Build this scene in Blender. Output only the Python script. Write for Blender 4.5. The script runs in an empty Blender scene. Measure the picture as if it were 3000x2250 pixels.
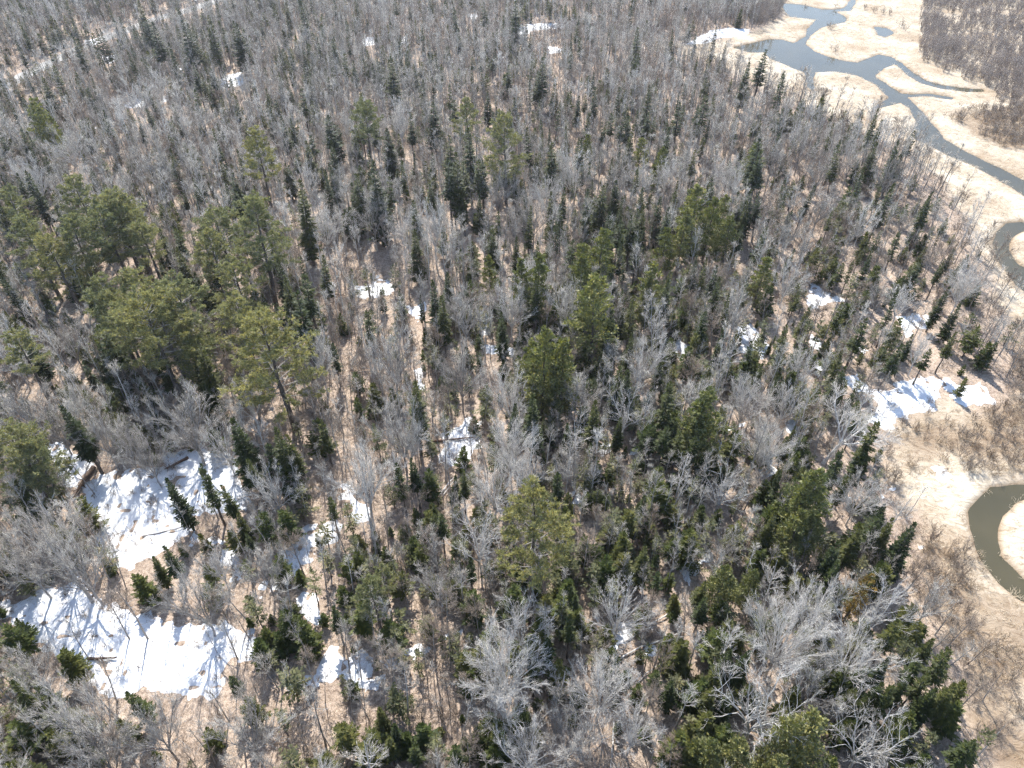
import bpy, math, random
import numpy as np
from mathutils import Vector, Matrix

# ------------------------------------------------------------------ camera, sky, sun, exposure
SC = bpy.context.scene
H = 70.0                      # height of the drone
PITCH = math.radians(41.0)    # looking down by
F = 2083.0                    # focal length in pixels of the 3000 x 2250 frame
cam_d = bpy.data.cameras.new('camera')
cam_d.sensor_width = 36.0
cam_d.lens = 36.0 * F / 3000.0
cam_d.clip_start = 0.5
cam_d.clip_end = 20000.0
cam = bpy.data.objects.new('camera', cam_d)
SC.collection.objects.link(cam)
cam.location = (0, 0, H)
cam.rotation_euler = (math.radians(90) - PITCH, 0, 0)
SC.camera = cam

SUN_EL, SUN_AZ = math.radians(50.0), math.radians(-10.0)   # azimuth measured from +Y towards +X
world = bpy.data.worlds.new('World')
SC.world = world
world.use_nodes = True
wn = world.node_tree
wn.nodes.clear()
sky = wn.nodes.new('ShaderNodeTexSky')
sky.sky_type = 'NISHITA'
sky.sun_disc = False
sky.sun_elevation = SUN_EL
sky.sun_rotation = SUN_AZ
sky.air_density = 1.0
sky.dust_density = 0.6
bg = wn.nodes.new('ShaderNodeBackground')
bg.inputs['Strength'].default_value = 0.15
wo = wn.nodes.new('ShaderNodeOutputWorld')
wn.links.new(sky.outputs[0], bg.inputs[0])
wn.links.new(bg.outputs[0], wo.inputs[0])

sun_d = bpy.data.lights.new('sun', 'SUN')
sun_d.energy = 4.6
sun_d.angle = math.radians(0.53)
sun_d.color = (1.0, 0.955, 0.89)
sun = bpy.data.objects.new('sun', sun_d)
SC.collection.objects.link(sun)
sun.rotation_euler = (-(math.pi / 2 - SUN_EL), 0, -SUN_AZ)
sun.location = (-40, 220, 260)

SC.view_settings.view_transform = 'Standard'
SC.view_settings.look = 'None'
SC.view_settings.exposure = 0.88
SC.view_settings.gamma = 1.0
cy = SC.cycles
cy.max_bounces = 5
cy.diffuse_bounces = 2
cy.debug_use_spatial_splits = True
cy.glossy_bounces = 2
cy.transmission_bounces = 3
cy.transparent_max_bounces = 4
cy.sample_clamp_indirect = 6.0
cy.use_denoising = True
cy.denoiser = 'OPENIMAGEDENOISE'
cy.denoising_input_passes = 'RGB_ALBEDO_NORMAL'
cy.denoising_prefilter = 'NONE'
cy.use_adaptive_sampling = True
cy.adaptive_threshold = 0.06
cy.adaptive_min_samples = 32
cy.caustics_reflective = False
cy.caustics_refractive = False

COL = SC.collection
rng = np.random.default_rng(11)
random.seed(11)

# ------------------------------------------------------------------ picture pixel <-> place
CP, SP = math.cos(PITCH), math.sin(PITCH)

def ray(u, v):
    a = (np.asarray(u, float) - 1500.0) / F
    b = -(np.asarray(v, float) - 1125.0) / F
    return a, CP + b * SP, -SP + b * CP

def ground_pt(u, v, z=0.0):
    x, y, d = ray(u, v)
    t = (z - H) / d
    return x * t, y * t

def to_px(x, y, z=0.0):
    x = np.asarray(x, float); y = np.asarray(y, float)
    dz = z - H
    fwd = y * CP - dz * SP
    up = y * SP + dz * CP
    return 1500 + F * x / fwd, 1125 - F * up / fwd, fwd

TILES = {'A': (0, 0), 'B': (1000, 0), 'C': (2000, 0), 'D': (0, 750), 'E': (1000, 750), 'F': (2000, 750),
         'G': (0, 1500), 'H': (1000, 1500), 'I': (2000, 1500)}

def tp(t, x, y):
    ox, oy = TILES[t]
    return ox + x / 2.212, oy + y / 2.212

def poly(spec):
    """'C 440,320 560,250 F 12,30' -> ground polygon (n, 2)"""
    pts = []; t = None
    for w in spec.split():
        if w in TILES:
            t = w
        else:
            a, b = w.split(',')
            u, v = tp(t, float(a), float(b))
            pts.append(ground_pt(u, v))
    return np.array(pts)

def sdf(P, X, Y, closed=True):
    """signed distance to a polygon, positive inside"""
    X = np.asarray(X, float); Y = np.asarray(Y, float)
    d2 = np.full(X.shape, 1e18); ins = np.zeros(X.shape, bool)
    n = len(P)
    for i in range(n if closed else n - 1):
        ax, ay = P[i]; bx, by = P[(i + 1) % n]
        ex, ey = bx - ax, by - ay
        L = ex * ex + ey * ey + 1e-12
        t = np.clip(((X - ax) * ex + (Y - ay) * ey) / L, 0, 1)
        d2 = np.minimum(d2, (X - ax - t * ex) ** 2 + (Y - ay - t * ey) ** 2)
        if closed:
            c = (ay > Y) != (by > Y)
            xi = ax + (Y - ay) / (ey if abs(ey) > 1e-12 else 1e-12) * ex
            ins ^= c & (X < xi)
    d = np.sqrt(d2)
    return np.where(ins, d, -d) if closed else d

_lat = np.random.default_rng(5).random((256, 256))

def vnoise(X, Y, s, o=0):
    x = np.asarray(X, float) / s + 17.3 * o + 100; y = np.asarray(Y, float) / s - 9.1 * o + 100
    i = np.floor(x).astype(int); j = np.floor(y).astype(int)
    fx = x - i; fy = y - j
    fx = fx * fx * (3 - 2 * fx); fy = fy * fy * (3 - 2 * fy)
    g = lambda a, b: _lat[a % 256, b % 256]
    return ((g(i, j) * (1 - fx) + g(i + 1, j) * fx) * (1 - fy) + (g(i, j + 1) * (1 - fx) + g(i + 1, j + 1) * fx) * fy) * 2 - 1

def fbm(X, Y, s, o=0, n=3):
    r = 0; a = 1.0; t = 0
    for k in range(n):
        r = r + a * vnoise(X, Y, s / 2 ** k, o + k); t += a; a *= .5
    return r / t

def sstep(a, b, x):
    t = np.clip((x - a) / (b - a), 0, 1)
    return t * t * (3 - 2 * t)

# ------------------------------------------------------------------ materials
def new_mat(name):
    m = bpy.data.materials.new(name); m.use_nodes = True
    nt = m.node_tree; nt.nodes.clear()
    out = nt.nodes.new('ShaderNodeOutputMaterial')
    return m, nt, out

def N(nt, t, **kw):
    n = nt.nodes.new(t)
    for k, v in kw.items(): setattr(n, k, v)
    return n

def mixc(nt, fac, a, b, blend='MIX'):
    n = nt.nodes.new('ShaderNodeMix'); n.data_type = 'RGBA'; n.blend_type = blend
    for sock, val in ((n.inputs[0], fac), (n.inputs[6], a), (n.inputs[7], b)):
        if hasattr(val, 'node'): nt.links.new(val, sock)
        elif isinstance(val, (int, float)): sock.default_value = val
        else: sock.default_value = (*val, 1)
    return n.outputs[2]

def noise(nt, scale, detail=3, vec=None, rough=.55, dist=0.0):
    n = nt.nodes.new('ShaderNodeTexNoise'); n.inputs['Scale'].default_value = scale
    n.inputs['Detail'].default_value = detail; n.inputs['Roughness'].default_value = rough
    n.inputs['Distortion'].default_value = dist
    if vec is not None: nt.links.new(vec, n.inputs['Vector'])
    return n.outputs['Fac']

def ramp(nt, fac, stops):
    r = nt.nodes.new('ShaderNodeValToRGB'); e = r.color_ramp.elements
    while len(e) < len(stops): e.new(.5)
    for el, (p, c) in zip(e, stops):
        el.position = p; el.color = (*c, 1)
    nt.links.new(fac, r.inputs[0])
    return r.outputs[0]

def leaf_mat(name, c0, c1, c2, transl=.3, tint=(.9, 1., .35)):
    m, nt, out = new_mat(name)
    oi = N(nt, 'ShaderNodeObjectInfo'); geo = N(nt, 'ShaderNodeNewGeometry')
    tc = N(nt, 'ShaderNodeTexCoord')
    a = ramp(nt, oi.outputs['Random'], [(0, c0), (.5, c1), (1, c2)])
    n1 = noise(nt, 1.1, 2, tc.outputs['Object'])
    f1 = ramp(nt, n1, [(.3, (.62, .66, .62)), (.7, (1.3, 1.25, 1.1))])
    c = mixc(nt, 1.0, a, f1, 'MULTIPLY')
    f2 = ramp(nt, geo.outputs['Random Per Island'], [(0, (.7, .75, .8)), (.75, (1.15, 1.1, 1.)), (1, (1.5, 1.3, .9))])
    c = mixc(nt, 1.0, c, f2, 'MULTIPLY')
    p = N(nt, 'ShaderNodeBsdfPrincipled'); p.inputs['Roughness'].default_value = .55
    p.inputs['Specular IOR Level'].default_value = .28
    nt.links.new(c, p.inputs['Base Color'])
    tr = N(nt, 'ShaderNodeBsdfTranslucent')
    nt.links.new(mixc(nt, 1.0, c, tint, 'MULTIPLY'), tr.inputs['Color'])
    mx = N(nt, 'ShaderNodeMixShader'); mx.inputs[0].default_value = transl
    nt.links.new(p.outputs[0], mx.inputs[1]); nt.links.new(tr.outputs[0], mx.inputs[2])
    nt.links.new(mx.outputs[0], out.inputs[0])
    return m

def bark_mat(name, c0, c1, c2, scale=3.0, rough=.8, band=None):
    m, nt, out = new_mat(name)
    oi = N(nt, 'ShaderNodeObjectInfo'); tc = N(nt, 'ShaderNodeTexCoord')
    a = ramp(nt, oi.outputs['Random'], [(0, c0), (.5, c1), (1, c2)])
    n1 = noise(nt, scale, 4, tc.outputs['Object'])
    f1 = ramp(nt, n1, [(.3, (.6, .6, .62)), (.7, (1.25, 1.22, 1.18))])
    c = mixc(nt, 1.0, a, f1, 'MULTIPLY')
    if band is not None:
        mp = N(nt, 'ShaderNodeMapping'); mp.inputs['Scale'].default_value = (2, 2, 14)
        nt.links.new(tc.outputs['Object'], mp.inputs[0])
        n2 = noise(nt, 1.0, 3, mp.outputs[0])
        c = mixc(nt, ramp(nt, n2, [(.62, (0, 0, 0)), (.68, (1, 1, 1))]), c, band)
    p = N(nt, 'ShaderNodeBsdfPrincipled'); p.inputs['Roughness'].default_value = rough
    p.inputs['Specular IOR Level'].default_value = .3
    nt.links.new(c, p.inputs['Base Color'])
    nt.links.new(p.outputs[0], out.inputs[0])
    return m

M = {}
M['spruce'] = leaf_mat('spruce_needles', (.036, .054, .020), (.052, .072, .024), (.090, .100, .030), .36)
M['fir'] = leaf_mat('fir_needles', (.075, .105, .036), (.105, .128, .040), (.145, .15, .055), .40)
M['pine'] = leaf_mat('pine_needles', (.27, .295, .185), (.31, .325, .20), (.36, .355, .19), .40, (1., 1., .72))
M['cedar'] = leaf_mat('cedar_sprays', (.18, .20, .105), (.23, .24, .125), (.30, .30, .165), .33)
M['scrub'] = leaf_mat('grey_olive_sprays', (.10, .115, .06), (.135, .145, .08), (.18, .18, .11), .3)
M['gold'] = leaf_mat('golden_sprays', (.24, .17, .06), (.26, .18, .07), (.28, .19, .07), .3)
M['bark_dark'] = bark_mat('dark_conifer_bark', (.105, .088, .074), (.13, .11, .095), (.17, .15, .13))
M['deadwood'] = bark_mat('grey_dead_twigs', (.32, .30, .27), (.40, .38, .35), (.46, .44, .41))
M['bark_grey'] = bark_mat('grey_hardwood_bark', (.26, .245, .23), (.36, .34, .32), (.48, .46, .44))
M['twig_grey'] = bark_mat('grey_twigs', (.37, .345, .305), (.50, .475, .43), (.63, .61, .565), 1.5)
M['bark_pale'] = bark_mat('pale_bark', (.60, .58, .55), (.68, .66, .63), (.74, .73, .70), 3.0, .7, (.20, .18, .16))
M['twig_pale'] = bark_mat('pale_twigs', (.58, .55, .50), (.67, .645, .60), (.74, .72, .68), 1.5)
M['bark_birch'] = bark_mat('white_birch_bark', (.70, .68, .64), (.74, .72, .69), (.78, .77, .74), 2.0, .6, (.16, .14, .12))
M['twig_brown'] = bark_mat('brown_twigs', (.27, .215, .17), (.32, .268, .22), (.38, .33, .28), 1.5)
M['twig_alder'] = bark_mat('alder_twigs', (.30, .25, .215), (.38, .33, .29), (.47, .42, .38), 1.5)
M['twig_tan'] = bark_mat('tan_brush_twigs', (.32, .25, .17), (.36, .28, .20), (.40, .32, .24), 1.5)
M['log_brown'] = bark_mat('rotten_log_bark', (.10, .07, .05), (.16, .10, .07), (.21, .13, .09))

def plain(name, c, rough=.7):
    m, nt, out = new_mat(name)
    tc = N(nt, 'ShaderNodeTexCoord')
    f = ramp(nt, noise(nt, 6, 3, tc.outputs['Object']), [(.3, tuple(x * .8 for x in c)), (.7, tuple(min(1, x * 1.15) for x in c))])
    p = N(nt, 'ShaderNodeBsdfPrincipled'); p.inputs['Roughness'].default_value = rough
    nt.links.new(f, p.inputs['Base Color']); nt.links.new(p.outputs[0], out.inputs[0])
    return m

def straw_mat():
    m, nt, out = new_mat('straw')
    oi = N(nt, 'ShaderNodeObjectInfo'); geo = N(nt, 'ShaderNodeNewGeometry')
    a = ramp(nt, oi.outputs['Random'], [(0, (.42, .33, .22)), (.35, (.60, .51, .38)), (.8, (.70, .62, .49)), (1, (.38, .29, .19))])
    f2 = ramp(nt, geo.outputs['Random Per Island'], [(0, (.7, .68, .64)), (1, (1.15, 1.12, 1.08))])
    c = mixc(nt, 1.0, a, f2, 'MULTIPLY')
    p = N(nt, 'ShaderNodeBsdfPrincipled'); p.inputs['Roughness'].default_value = .6
    nt.links.new(c, p.inputs['Base Color'])
    tr = N(nt, 'ShaderNodeBsdfTranslucent'); nt.links.new(c, tr.inputs['Color'])
    mx = N(nt, 'ShaderNodeMixShader'); mx.inputs[0].default_value = .25
    nt.links.new(p.outputs[0], mx.inputs[1]); nt.links.new(tr.outputs[0], mx.inputs[2])
    nt.links.new(mx.outputs[0], out.inputs[0])
    return m
M['straw'] = straw_mat()

def ground_mat():
    m, nt, out = new_mat('forest_floor_and_marsh')
    geo = N(nt, 'ShaderNodeNewGeometry'); P = geo.outputs['Position']
    am = N(nt, 'ShaderNodeAttribute', attribute_name='marsh')
    aw = N(nt, 'ShaderNodeAttribute', attribute_name='bank')
    # leaf litter
    n1 = noise(nt, .22, 4, P); n2 = noise(nt, 2.4, 6, P, .7); n3 = noise(nt, 9.0, 3, P, .7)
    lit = ramp(nt, n2, [(.22, (.10, .08, .066)), (.36, (.27, .215, .17)), (.50, (.48, .395, .32)), (.68, (.63, .535, .45)), (.85, (.72, .63, .55))])
    spk = ramp(nt, n3, [(.25, (.45, .42, .40)), (.5, (1., 1., 1.)), (.75, (1.35, 1.3, 1.22))])
    lit = mixc(nt, 1.0, lit, spk, 'MULTIPLY')
    lit = mixc(nt, 1.0, lit, ramp(nt, n1, [(.3, (.74, .70, .68)), (.65, (1.08, 1.04, 1.0))]), 'MULTIPLY')
    # flattened straw: noise drawn out along a direction that itself wanders
    bn = N(nt, 'ShaderNodeTexNoise'); bn.inputs['Scale'].default_value = .16; bn.inputs['Detail'].default_value = 3
    nt.links.new(P, bn.inputs['Vector'])
    vm = N(nt, 'ShaderNodeVectorMath', operation='MULTIPLY_ADD'); vm.inputs[1].default_value = (9, 9, 0)
    nt.links.new(bn.outputs['Color'], vm.inputs[0]); nt.links.new(P, vm.inputs[2])
    mp = N(nt, 'ShaderNodeMapping'); mp.inputs['Scale'].default_value = (.5, 2.6, 1); nt.links.new(vm.outputs[0], mp.inputs[0])
    sn = noise(nt, 1.0, 6, mp.outputs[0], .72)
    st = ramp(nt, sn, [(.25, (.22, .17, .12)), (.37, (.41, .345, .262)), (.52, (.57, .505, .41)), (.75, (.69, .635, .545))])
    n4 = noise(nt, .09, 4, P); n5 = noise(nt, 1.3, 5, P, .7)
    st = mixc(nt, 1.0, st, ramp(nt, n5, [(.28, (.52, .46, .40)), (.45, (1, 1, 1)), (.75, (1.1, 1.08, 1.05))]), 'MULTIPLY')
    st = mixc(nt, 1.0, st, ramp(nt, n4, [(.34, (.70, .62, .54)), (.6, (1.04, 1.03, 1.0))]), 'MULTIPLY')
    ab = N(nt, 'ShaderNodeAttribute', attribute_name='brushy')
    st = mixc(nt, ab.outputs['Fac'], st, mixc(nt, 1.0, st, (.62, .56, .515), 'MULTIPLY'))
    c = mixc(nt, am.outputs['Fac'], lit, st)
    c = mixc(nt, aw.outputs['Fac'], c, (.20, .125, .062))
    p = N(nt, 'ShaderNodeBsdfPrincipled'); p.inputs['Roughness'].default_value = .9
    p.inputs['Specular IOR Level'].default_value = .12
    nt.links.new(c, p.inputs['Base Color'])
    b = N(nt, 'ShaderNodeBump'); b.inputs['Strength'].default_value = .9; b.inputs['Distance'].default_value = .12
    nt.links.new(mixc(nt, am.outputs['Fac'], n3, sn), b.inputs['Height'])
    nt.links.new(b.outputs[0], p.inputs['Normal'])
    nt.links.new(p.outputs[0], out.inputs[0])
    return m
M['ground'] = ground_mat()

def water_mat():
    m, nt, out = new_mat('turbid_stream_water')
    geo = N(nt, 'ShaderNodeNewGeometry'); P = geo.outputs['Position']
    c = ramp(nt, noise(nt, .08, 3, P), [(.3, (.066, .060, .036)), (.7, (.092, .080, .046))])
    p = N(nt, 'ShaderNodeBsdfPrincipled'); p.inputs['Roughness'].default_value = .07
    p.inputs['IOR'].default_value = 1.33
    nt.links.new(c, p.inputs['Base Color'])
    b = N(nt, 'ShaderNodeBump'); b.inputs['Strength'].default_value = .12; b.inputs['Distance'].default_value = .05
    nt.links.new(noise(nt, 1.2, 4, P), b.inputs['Height']); nt.links.new(b.outputs[0], p.inputs['Normal'])
    nt.links.new(p.outputs[0], out.inputs[0])
    return m
M['water'] = water_mat()

def snow_mat():
    m, nt, out = new_mat('old_snow')
    geo = N(nt, 'ShaderNodeNewGeometry'); P = geo.outputs['Position']
    n3 = noise(nt, 5.0, 5, P, .75)
    c = ramp(nt, n3, [(.0, (.80, .82, .84)), (.56, (.84, .85, .86)), (.63, (.74, .72, .69)), (.69, (.46, .39, .32)), (.80, (.30, .23, .18))])
    p = N(nt, 'ShaderNodeBsdfPrincipled'); p.inputs['Roughness'].default_value = .75
    nt.links.new(c, p.inputs['Base Color'])
    b = N(nt, 'ShaderNodeBump'); b.inputs['Strength'].default_value = .6; b.inputs['Distance'].default_value = .1
    nt.links.new(noise(nt, 1.6, 4, P), b.inputs['Height']); nt.links.new(b.outputs[0], p.inputs['Normal'])
    nt.links.new(p.outputs[0], out.inputs[0])
    return m
M['snow'] = snow_mat()

def gravel_mat():
    m, nt, out = new_mat('pale_gravel')
    geo = N(nt, 'ShaderNodeNewGeometry'); P = geo.outputs['Position']
    c = ramp(nt, noise(nt, .7, 5, P, .7), [(.25, (.26, .25, .23)), (.5, (.36, .35, .325)), (.75, (.48, .465, .44))])
    p = N(nt, 'ShaderNodeBsdfPrincipled'); p.inputs['Roughness'].default_value = .9
    nt.links.new(c, p.inputs['Base Color']); nt.links.new(p.outputs[0], out.inputs[0])
    return m
M['gravel'] = gravel_mat()

# ------------------------------------------------------------------ mesh builder
class MB:
    """collects faces; build() links them as one mesh"""
    def __init__(s): s.v = []; s.f = []; s.m = []; s.n = 0
    def add(s, verts, faces, mat=0):
        verts = np.asarray(verts, float).reshape(-1, 3); faces = np.asarray(faces, int)
        if len(faces) == 0: return
        s.v.append(verts); s.f.append(faces + s.n); s.m.append(np.full(len(faces), mat)); s.n += len(verts)
    def tube(s, P, R, sides=3, mat=0, cap=False):
        P = np.asarray(P, float); n = len(P); R = np.asarray(R, float)
        T = np.gradient(P, axis=0); T /= np.linalg.norm(T, axis=1, keepdims=True) + 1e-9
        ref = np.array([0, 0, 1.]) if abs(T[0][2]) < .8 else np.array([1., 0, 0])
        U = np.cross(T, ref); U /= np.linalg.norm(U, axis=1, keepdims=True) + 1e-9
        W = np.cross(T, U)
        a = np.arange(sides) * 2 * math.pi / sides
        V = P[:, None] + R[:, None, None] * (np.cos(a)[None, :, None] * U[:, None] + np.sin(a)[None, :, None] * W[:, None])
        i = np.arange(n - 1)[:, None] * sides; j = np.arange(sides)[None]; k = (j + 1) % sides
        q = np.stack([i + j, i + k, i + sides + k, i + sides + j], -1).reshape(-1, 4)
        s.add(V.reshape(-1, 3), q, mat)
        if cap and sides == 4:
            s.add(V.reshape(-1, 3), [[0, 1, 2, 3], [4 * n - 1, 4 * n - 2, 4 * n - 3, 4 * n - 4]], mat)
        elif cap:
            c = np.vstack([V[-1], P[-1:]]); s.add(c, [[x, (x + 1) % sides, sides, sides] for x in range(sides)], mat)
            c = np.vstack([V[0], P[:1]]); s.add(c, [[(x + 1) % sides, x, sides, sides] for x in range(sides)], mat)
    def twigs(s, A, D, L, r, mat=0, bend=None):
        """many straight three-sided tapering twigs at once: starts A, directions D, lengths L, radius r"""
        A = np.asarray(A, float); D = np.asarray(D, float); n = len(A)
        if n == 0: return
        L = np.broadcast_to(L, (n,))[:, None]; r = np.broadcast_to(r, (n,))[:, None]
        ref = np.where(np.abs(D[:, 2:3]) < .8, np.array([[0, 0, 1.]]), np.array([[1., 0, 0]]))
        U = np.cross(D, ref); U /= np.linalg.norm(U, axis=1, keepdims=True) + 1e-9
        W = np.cross(D, U)
        rings = []
        mid = A + D * L * .5 + (bend if bend is not None else 0)
        end = A + D * L + (2.4 * bend if bend is not None else 0)
        for C, k in ((A, 1.0), (mid, .75), (end, .4)):
            for t in range(3):
                a = t * 2 * math.pi / 3
                rings.append(C + k * r * (math.cos(a) * U + math.sin(a) * W))
        V = np.stack(rings, 1)            # n, 9, 3
        q = np.array([[0, 1, 4, 3], [1, 2, 5, 4], [2, 0, 3, 5], [3, 4, 7, 6], [4, 5, 8, 7], [5, 3, 6, 8]])
        s.add(V.reshape(-1, 3), (np.arange(n)[:, None, None] * 9 + q[None]).reshape(-1, 4), mat)
    def hairs(s, A, D, L, r, mat=0):
        n = len(A)
        if n == 0: return
        L = np.broadcast_to(L, (n,))[:, None]; r = np.broadcast_to(r, (n,))[:, None]
        ref = np.where(np.abs(D[:, 2:3]) < .8, np.array([[0, 0, 1.]]), np.array([[1., 0, 0]]))
        U = np.cross(D, ref); U /= np.linalg.norm(U, axis=1, keepdims=True) + 1e-9
        W = np.cross(D, U)
        V = np.stack([A + r * (math.cos(t * 2.0944) * U + math.sin(t * 2.0944) * W) for t in range(3)] + [A + D * L], 1)
        q = np.array([[0, 1, 3, 3], [1, 2, 3, 3], [2, 0, 3, 3]])
        s.add(V.reshape(-1, 3), (np.arange(n)[:, None, None] * 4 + q[None]).reshape(-1, 4), mat)
    def kites(s, A, D, S, L, w, mat=0, fold=.25):
        """many needle sprays: start A, direction D, sideways S, length L, half width w; a kite folded along its rib"""
        n = len(A)
        if n == 0: return
        L = np.broadcast_to(L, (n,))[:, None]; w = np.broadcast_to(w, (n,))[:, None]
        U = np.cross(S, D)
        c = A + D * L * .45
        V = np.stack([A, c + S * w + U * w * fold, A + D * L, c - S * w + U * w * fold], 1)
        q = np.array([[0, 1, 2, 3]])
        s.add(V.reshape(-1, 3), (np.arange(n)[:, None, None] * 4 + q[None]).reshape(-1, 4), mat)
    def mesh(s, name, mats):
        me = bpy.data.meshes.new(name)
        V = np.vstack(s.v).astype(np.float32); Fq = np.vstack(s.f).astype(np.int32)
        tri = Fq[:, 2] == Fq[:, 3]
        cnt = np.where(tri, 3, 4).astype(np.int32)
        loops = Fq.reshape(-1)[np.stack([np.ones(len(Fq), bool)] * 3 + [~tri], 1).reshape(-1)]
        me.vertices.add(len(V)); me.vertices.foreach_set('co', V.reshape(-1))
        me.loops.add(len(loops)); me.loops.foreach_set('vertex_index', loops)
        me.polygons.add(len(Fq))
        st = np.zeros(len(Fq), np.int32); st[1:] = np.cumsum(cnt)[:-1]
        me.polygons.foreach_set('loop_start', st)
        for mt in mats: me.materials.append(mt)
        mi = np.concatenate(s.m).astype(np.int32)
        if mi.max() > 0: me.polygons.foreach_set('material_index', mi)
        me.update(calc_edges=True)
        return me

def merged(name, parts):
    """parts: [(MB, material)] -> one mesh with several materials"""
    b = MB(); mats = []
    for mb, mt in parts:
        if mb.n == 0: continue
        for v, f, m in zip(mb.v, mb.f, mb.m): pass
        V = np.vstack(mb.v); Fq = np.vstack(mb.f)
        b.add(V, Fq, len(mats)); mats.append(mt)
    return b.mesh(name, mats)

def link(name, data, parent=None):
    o = bpy.data.objects.new(name, data); COL.objects.link(o)
    if parent is not None: o.parent = parent
    return o

def grid_mesh(name, X, Y, Z, mat, keep=None, smooth=True):
    r, c = X.shape
    V = np.stack([X, Y, Z], -1).reshape(-1, 3).astype(np.float32)
    i = (np.arange(r - 1)[:, None] * c + np.arange(c - 1)[None])
    q = np.stack([i, i + 1, i + c + 1, i + c], -1).reshape(-1, 4)
    if keep is not None:
        k = keep.reshape(-1)
        q = q[k[q].any(1)]
        used = np.zeros(len(V), bool); used[q.reshape(-1)] = True
        mp = np.cumsum(used) - 1; V = V[used]; q = mp[q]
    if len(q) == 0: return None, None
    me = bpy.data.meshes.new(name)
    me.vertices.add(len(V)); me.vertices.foreach_set('co', V.reshape(-1))
    me.loops.add(q.size); me.loops.foreach_set('vertex_index', q.reshape(-1).astype(np.int32))
    me.polygons.add(len(q)); me.polygons.foreach_set('loop_start', (np.arange(len(q)) * 4).astype(np.int32))
    me.polygons.foreach_set('use_smooth', np.full(len(q), smooth))
    me.materials.append(mat); me.update(calc_edges=True)
    return me, None

def attr(me, name, vals):
    a = me.attributes.new(name, 'FLOAT', 'POINT'); a.data.foreach_set('value', vals.reshape(-1).astype(np.float32))

# ------------------------------------------------------------------ outlines read off the photograph
MARSH = np.vstack([poly('C 640,-150 640,100 560,170 300,250 20,290 B 2030,265 1980,300 C 0,350 230,400 330,480 560,620 720,660 900,730 1050,780 1250,880 '
                        '1450,960 1560,1090 1700,1150 1760,1310 1880,1460 1900,1659 F 1960,0 2010,250 2130,420 2190,650 2130,850 2050,950 1900,1000 '
                        '1740,940 1640,940 1600,1010 1480,1050 1330,1090 1300,1400 1420,1500 1420,1659 I 1520,0 1540,80 1440,300 1520,560 1660,770 1770,900 1800,1100 '
                        '1740,1300 1860,1480 1950,1659 1990,1900'), np.array([[60, 10], [330, 10], [900, 320], [340, 470]])])
THICKET = np.vstack([poly('C 1545,-160 1540,380 1700,465 1900,545 2030,600 2045,680 2212,725'), np.array([[230, 150], [330, 190], [420, 420]])])
THICK2 = poly('B 1500,180 1800,190 2212,150 C 40,20 640,-20 640,90 560,160 480,170 430,100 130,140 0,170 B 2000,260 1700,240 1250,260')
WATERS = [poly(s) for s in (
    'C 1120,-40 1110,20 1085,65 980,65 1055,105 1045,135 960,150 900,170 850,200 815,235 790,275 850,325 950,365 1060,390 1140,400 1275,347 1345,360 1390,400 1300,435 1240,485 1330,545 1430,605 1500,665 1560,730 1620,800 1690,890 1850,985 2000,1055 2212,1165 '
    '2300,1220 2300,1300 2212,1245 2050,1145 1900,1065 1750,1005 1650,955 1520,890 1512,820 1530,780 1490,700 1420,650 1290,680 1250,690 1350,625 1270,545 1150,485 1050,462 930,452 860,460 840,500 855,590 820,560 800,460 720,430 640,395 570,370 540,330 440,330 330,300 480,265 560,248 640,250 730,275 800,230 820,180 880,120 700,100 655,40 650,15 780,25 900,55 1000,55 1060,45 1090,0',
    'C 1345,360 1420,400 1490,460 1580,515 1700,548 1850,567 1950,572 1950,586 1840,583 1690,566 1560,532 1470,480 1400,420',
    'C 1400,595 1500,605 1600,600 1760,625 1740,635 1600,612 1480,618',
    'C 1250,165 1320,175 1370,205 1310,235 1270,220',
    'C 2400,1440 2212,1430 2110,1440 2045,1500 2025,1590 2045,1659 F 2035,0 2090,60 2150,140 2212,205 2300,270 2300,110 2212,70 2165,45 2140,0 C 2125,1640 2112,1570 2145,1510 2212,1480 2400,1490',
    'F 2420,1490 2212,1480 2010,1490 1960,1560 1905,1640 I 1890,0 1902,100 1925,220 1975,320 2065,425 2212,545 2350,640 2350,520 2212,425 2130,342 2050,272 2030,180 2028,100 2045,0 F 2105,1625 2150,1572 2212,1545 2420,1545')]
ROAD = np.array([ground_pt(*tp('A', x, y)) for x, y in ((-700, 900), (-300, 740), (0, 572), (200, 468), (400, 378), (540, 305), (700, 238), (850, 190), (1000, 125), (1170, 82), (1290, 42), (1400, 8), (1500, -25), (1750, -90), (2100, -150))])

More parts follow.
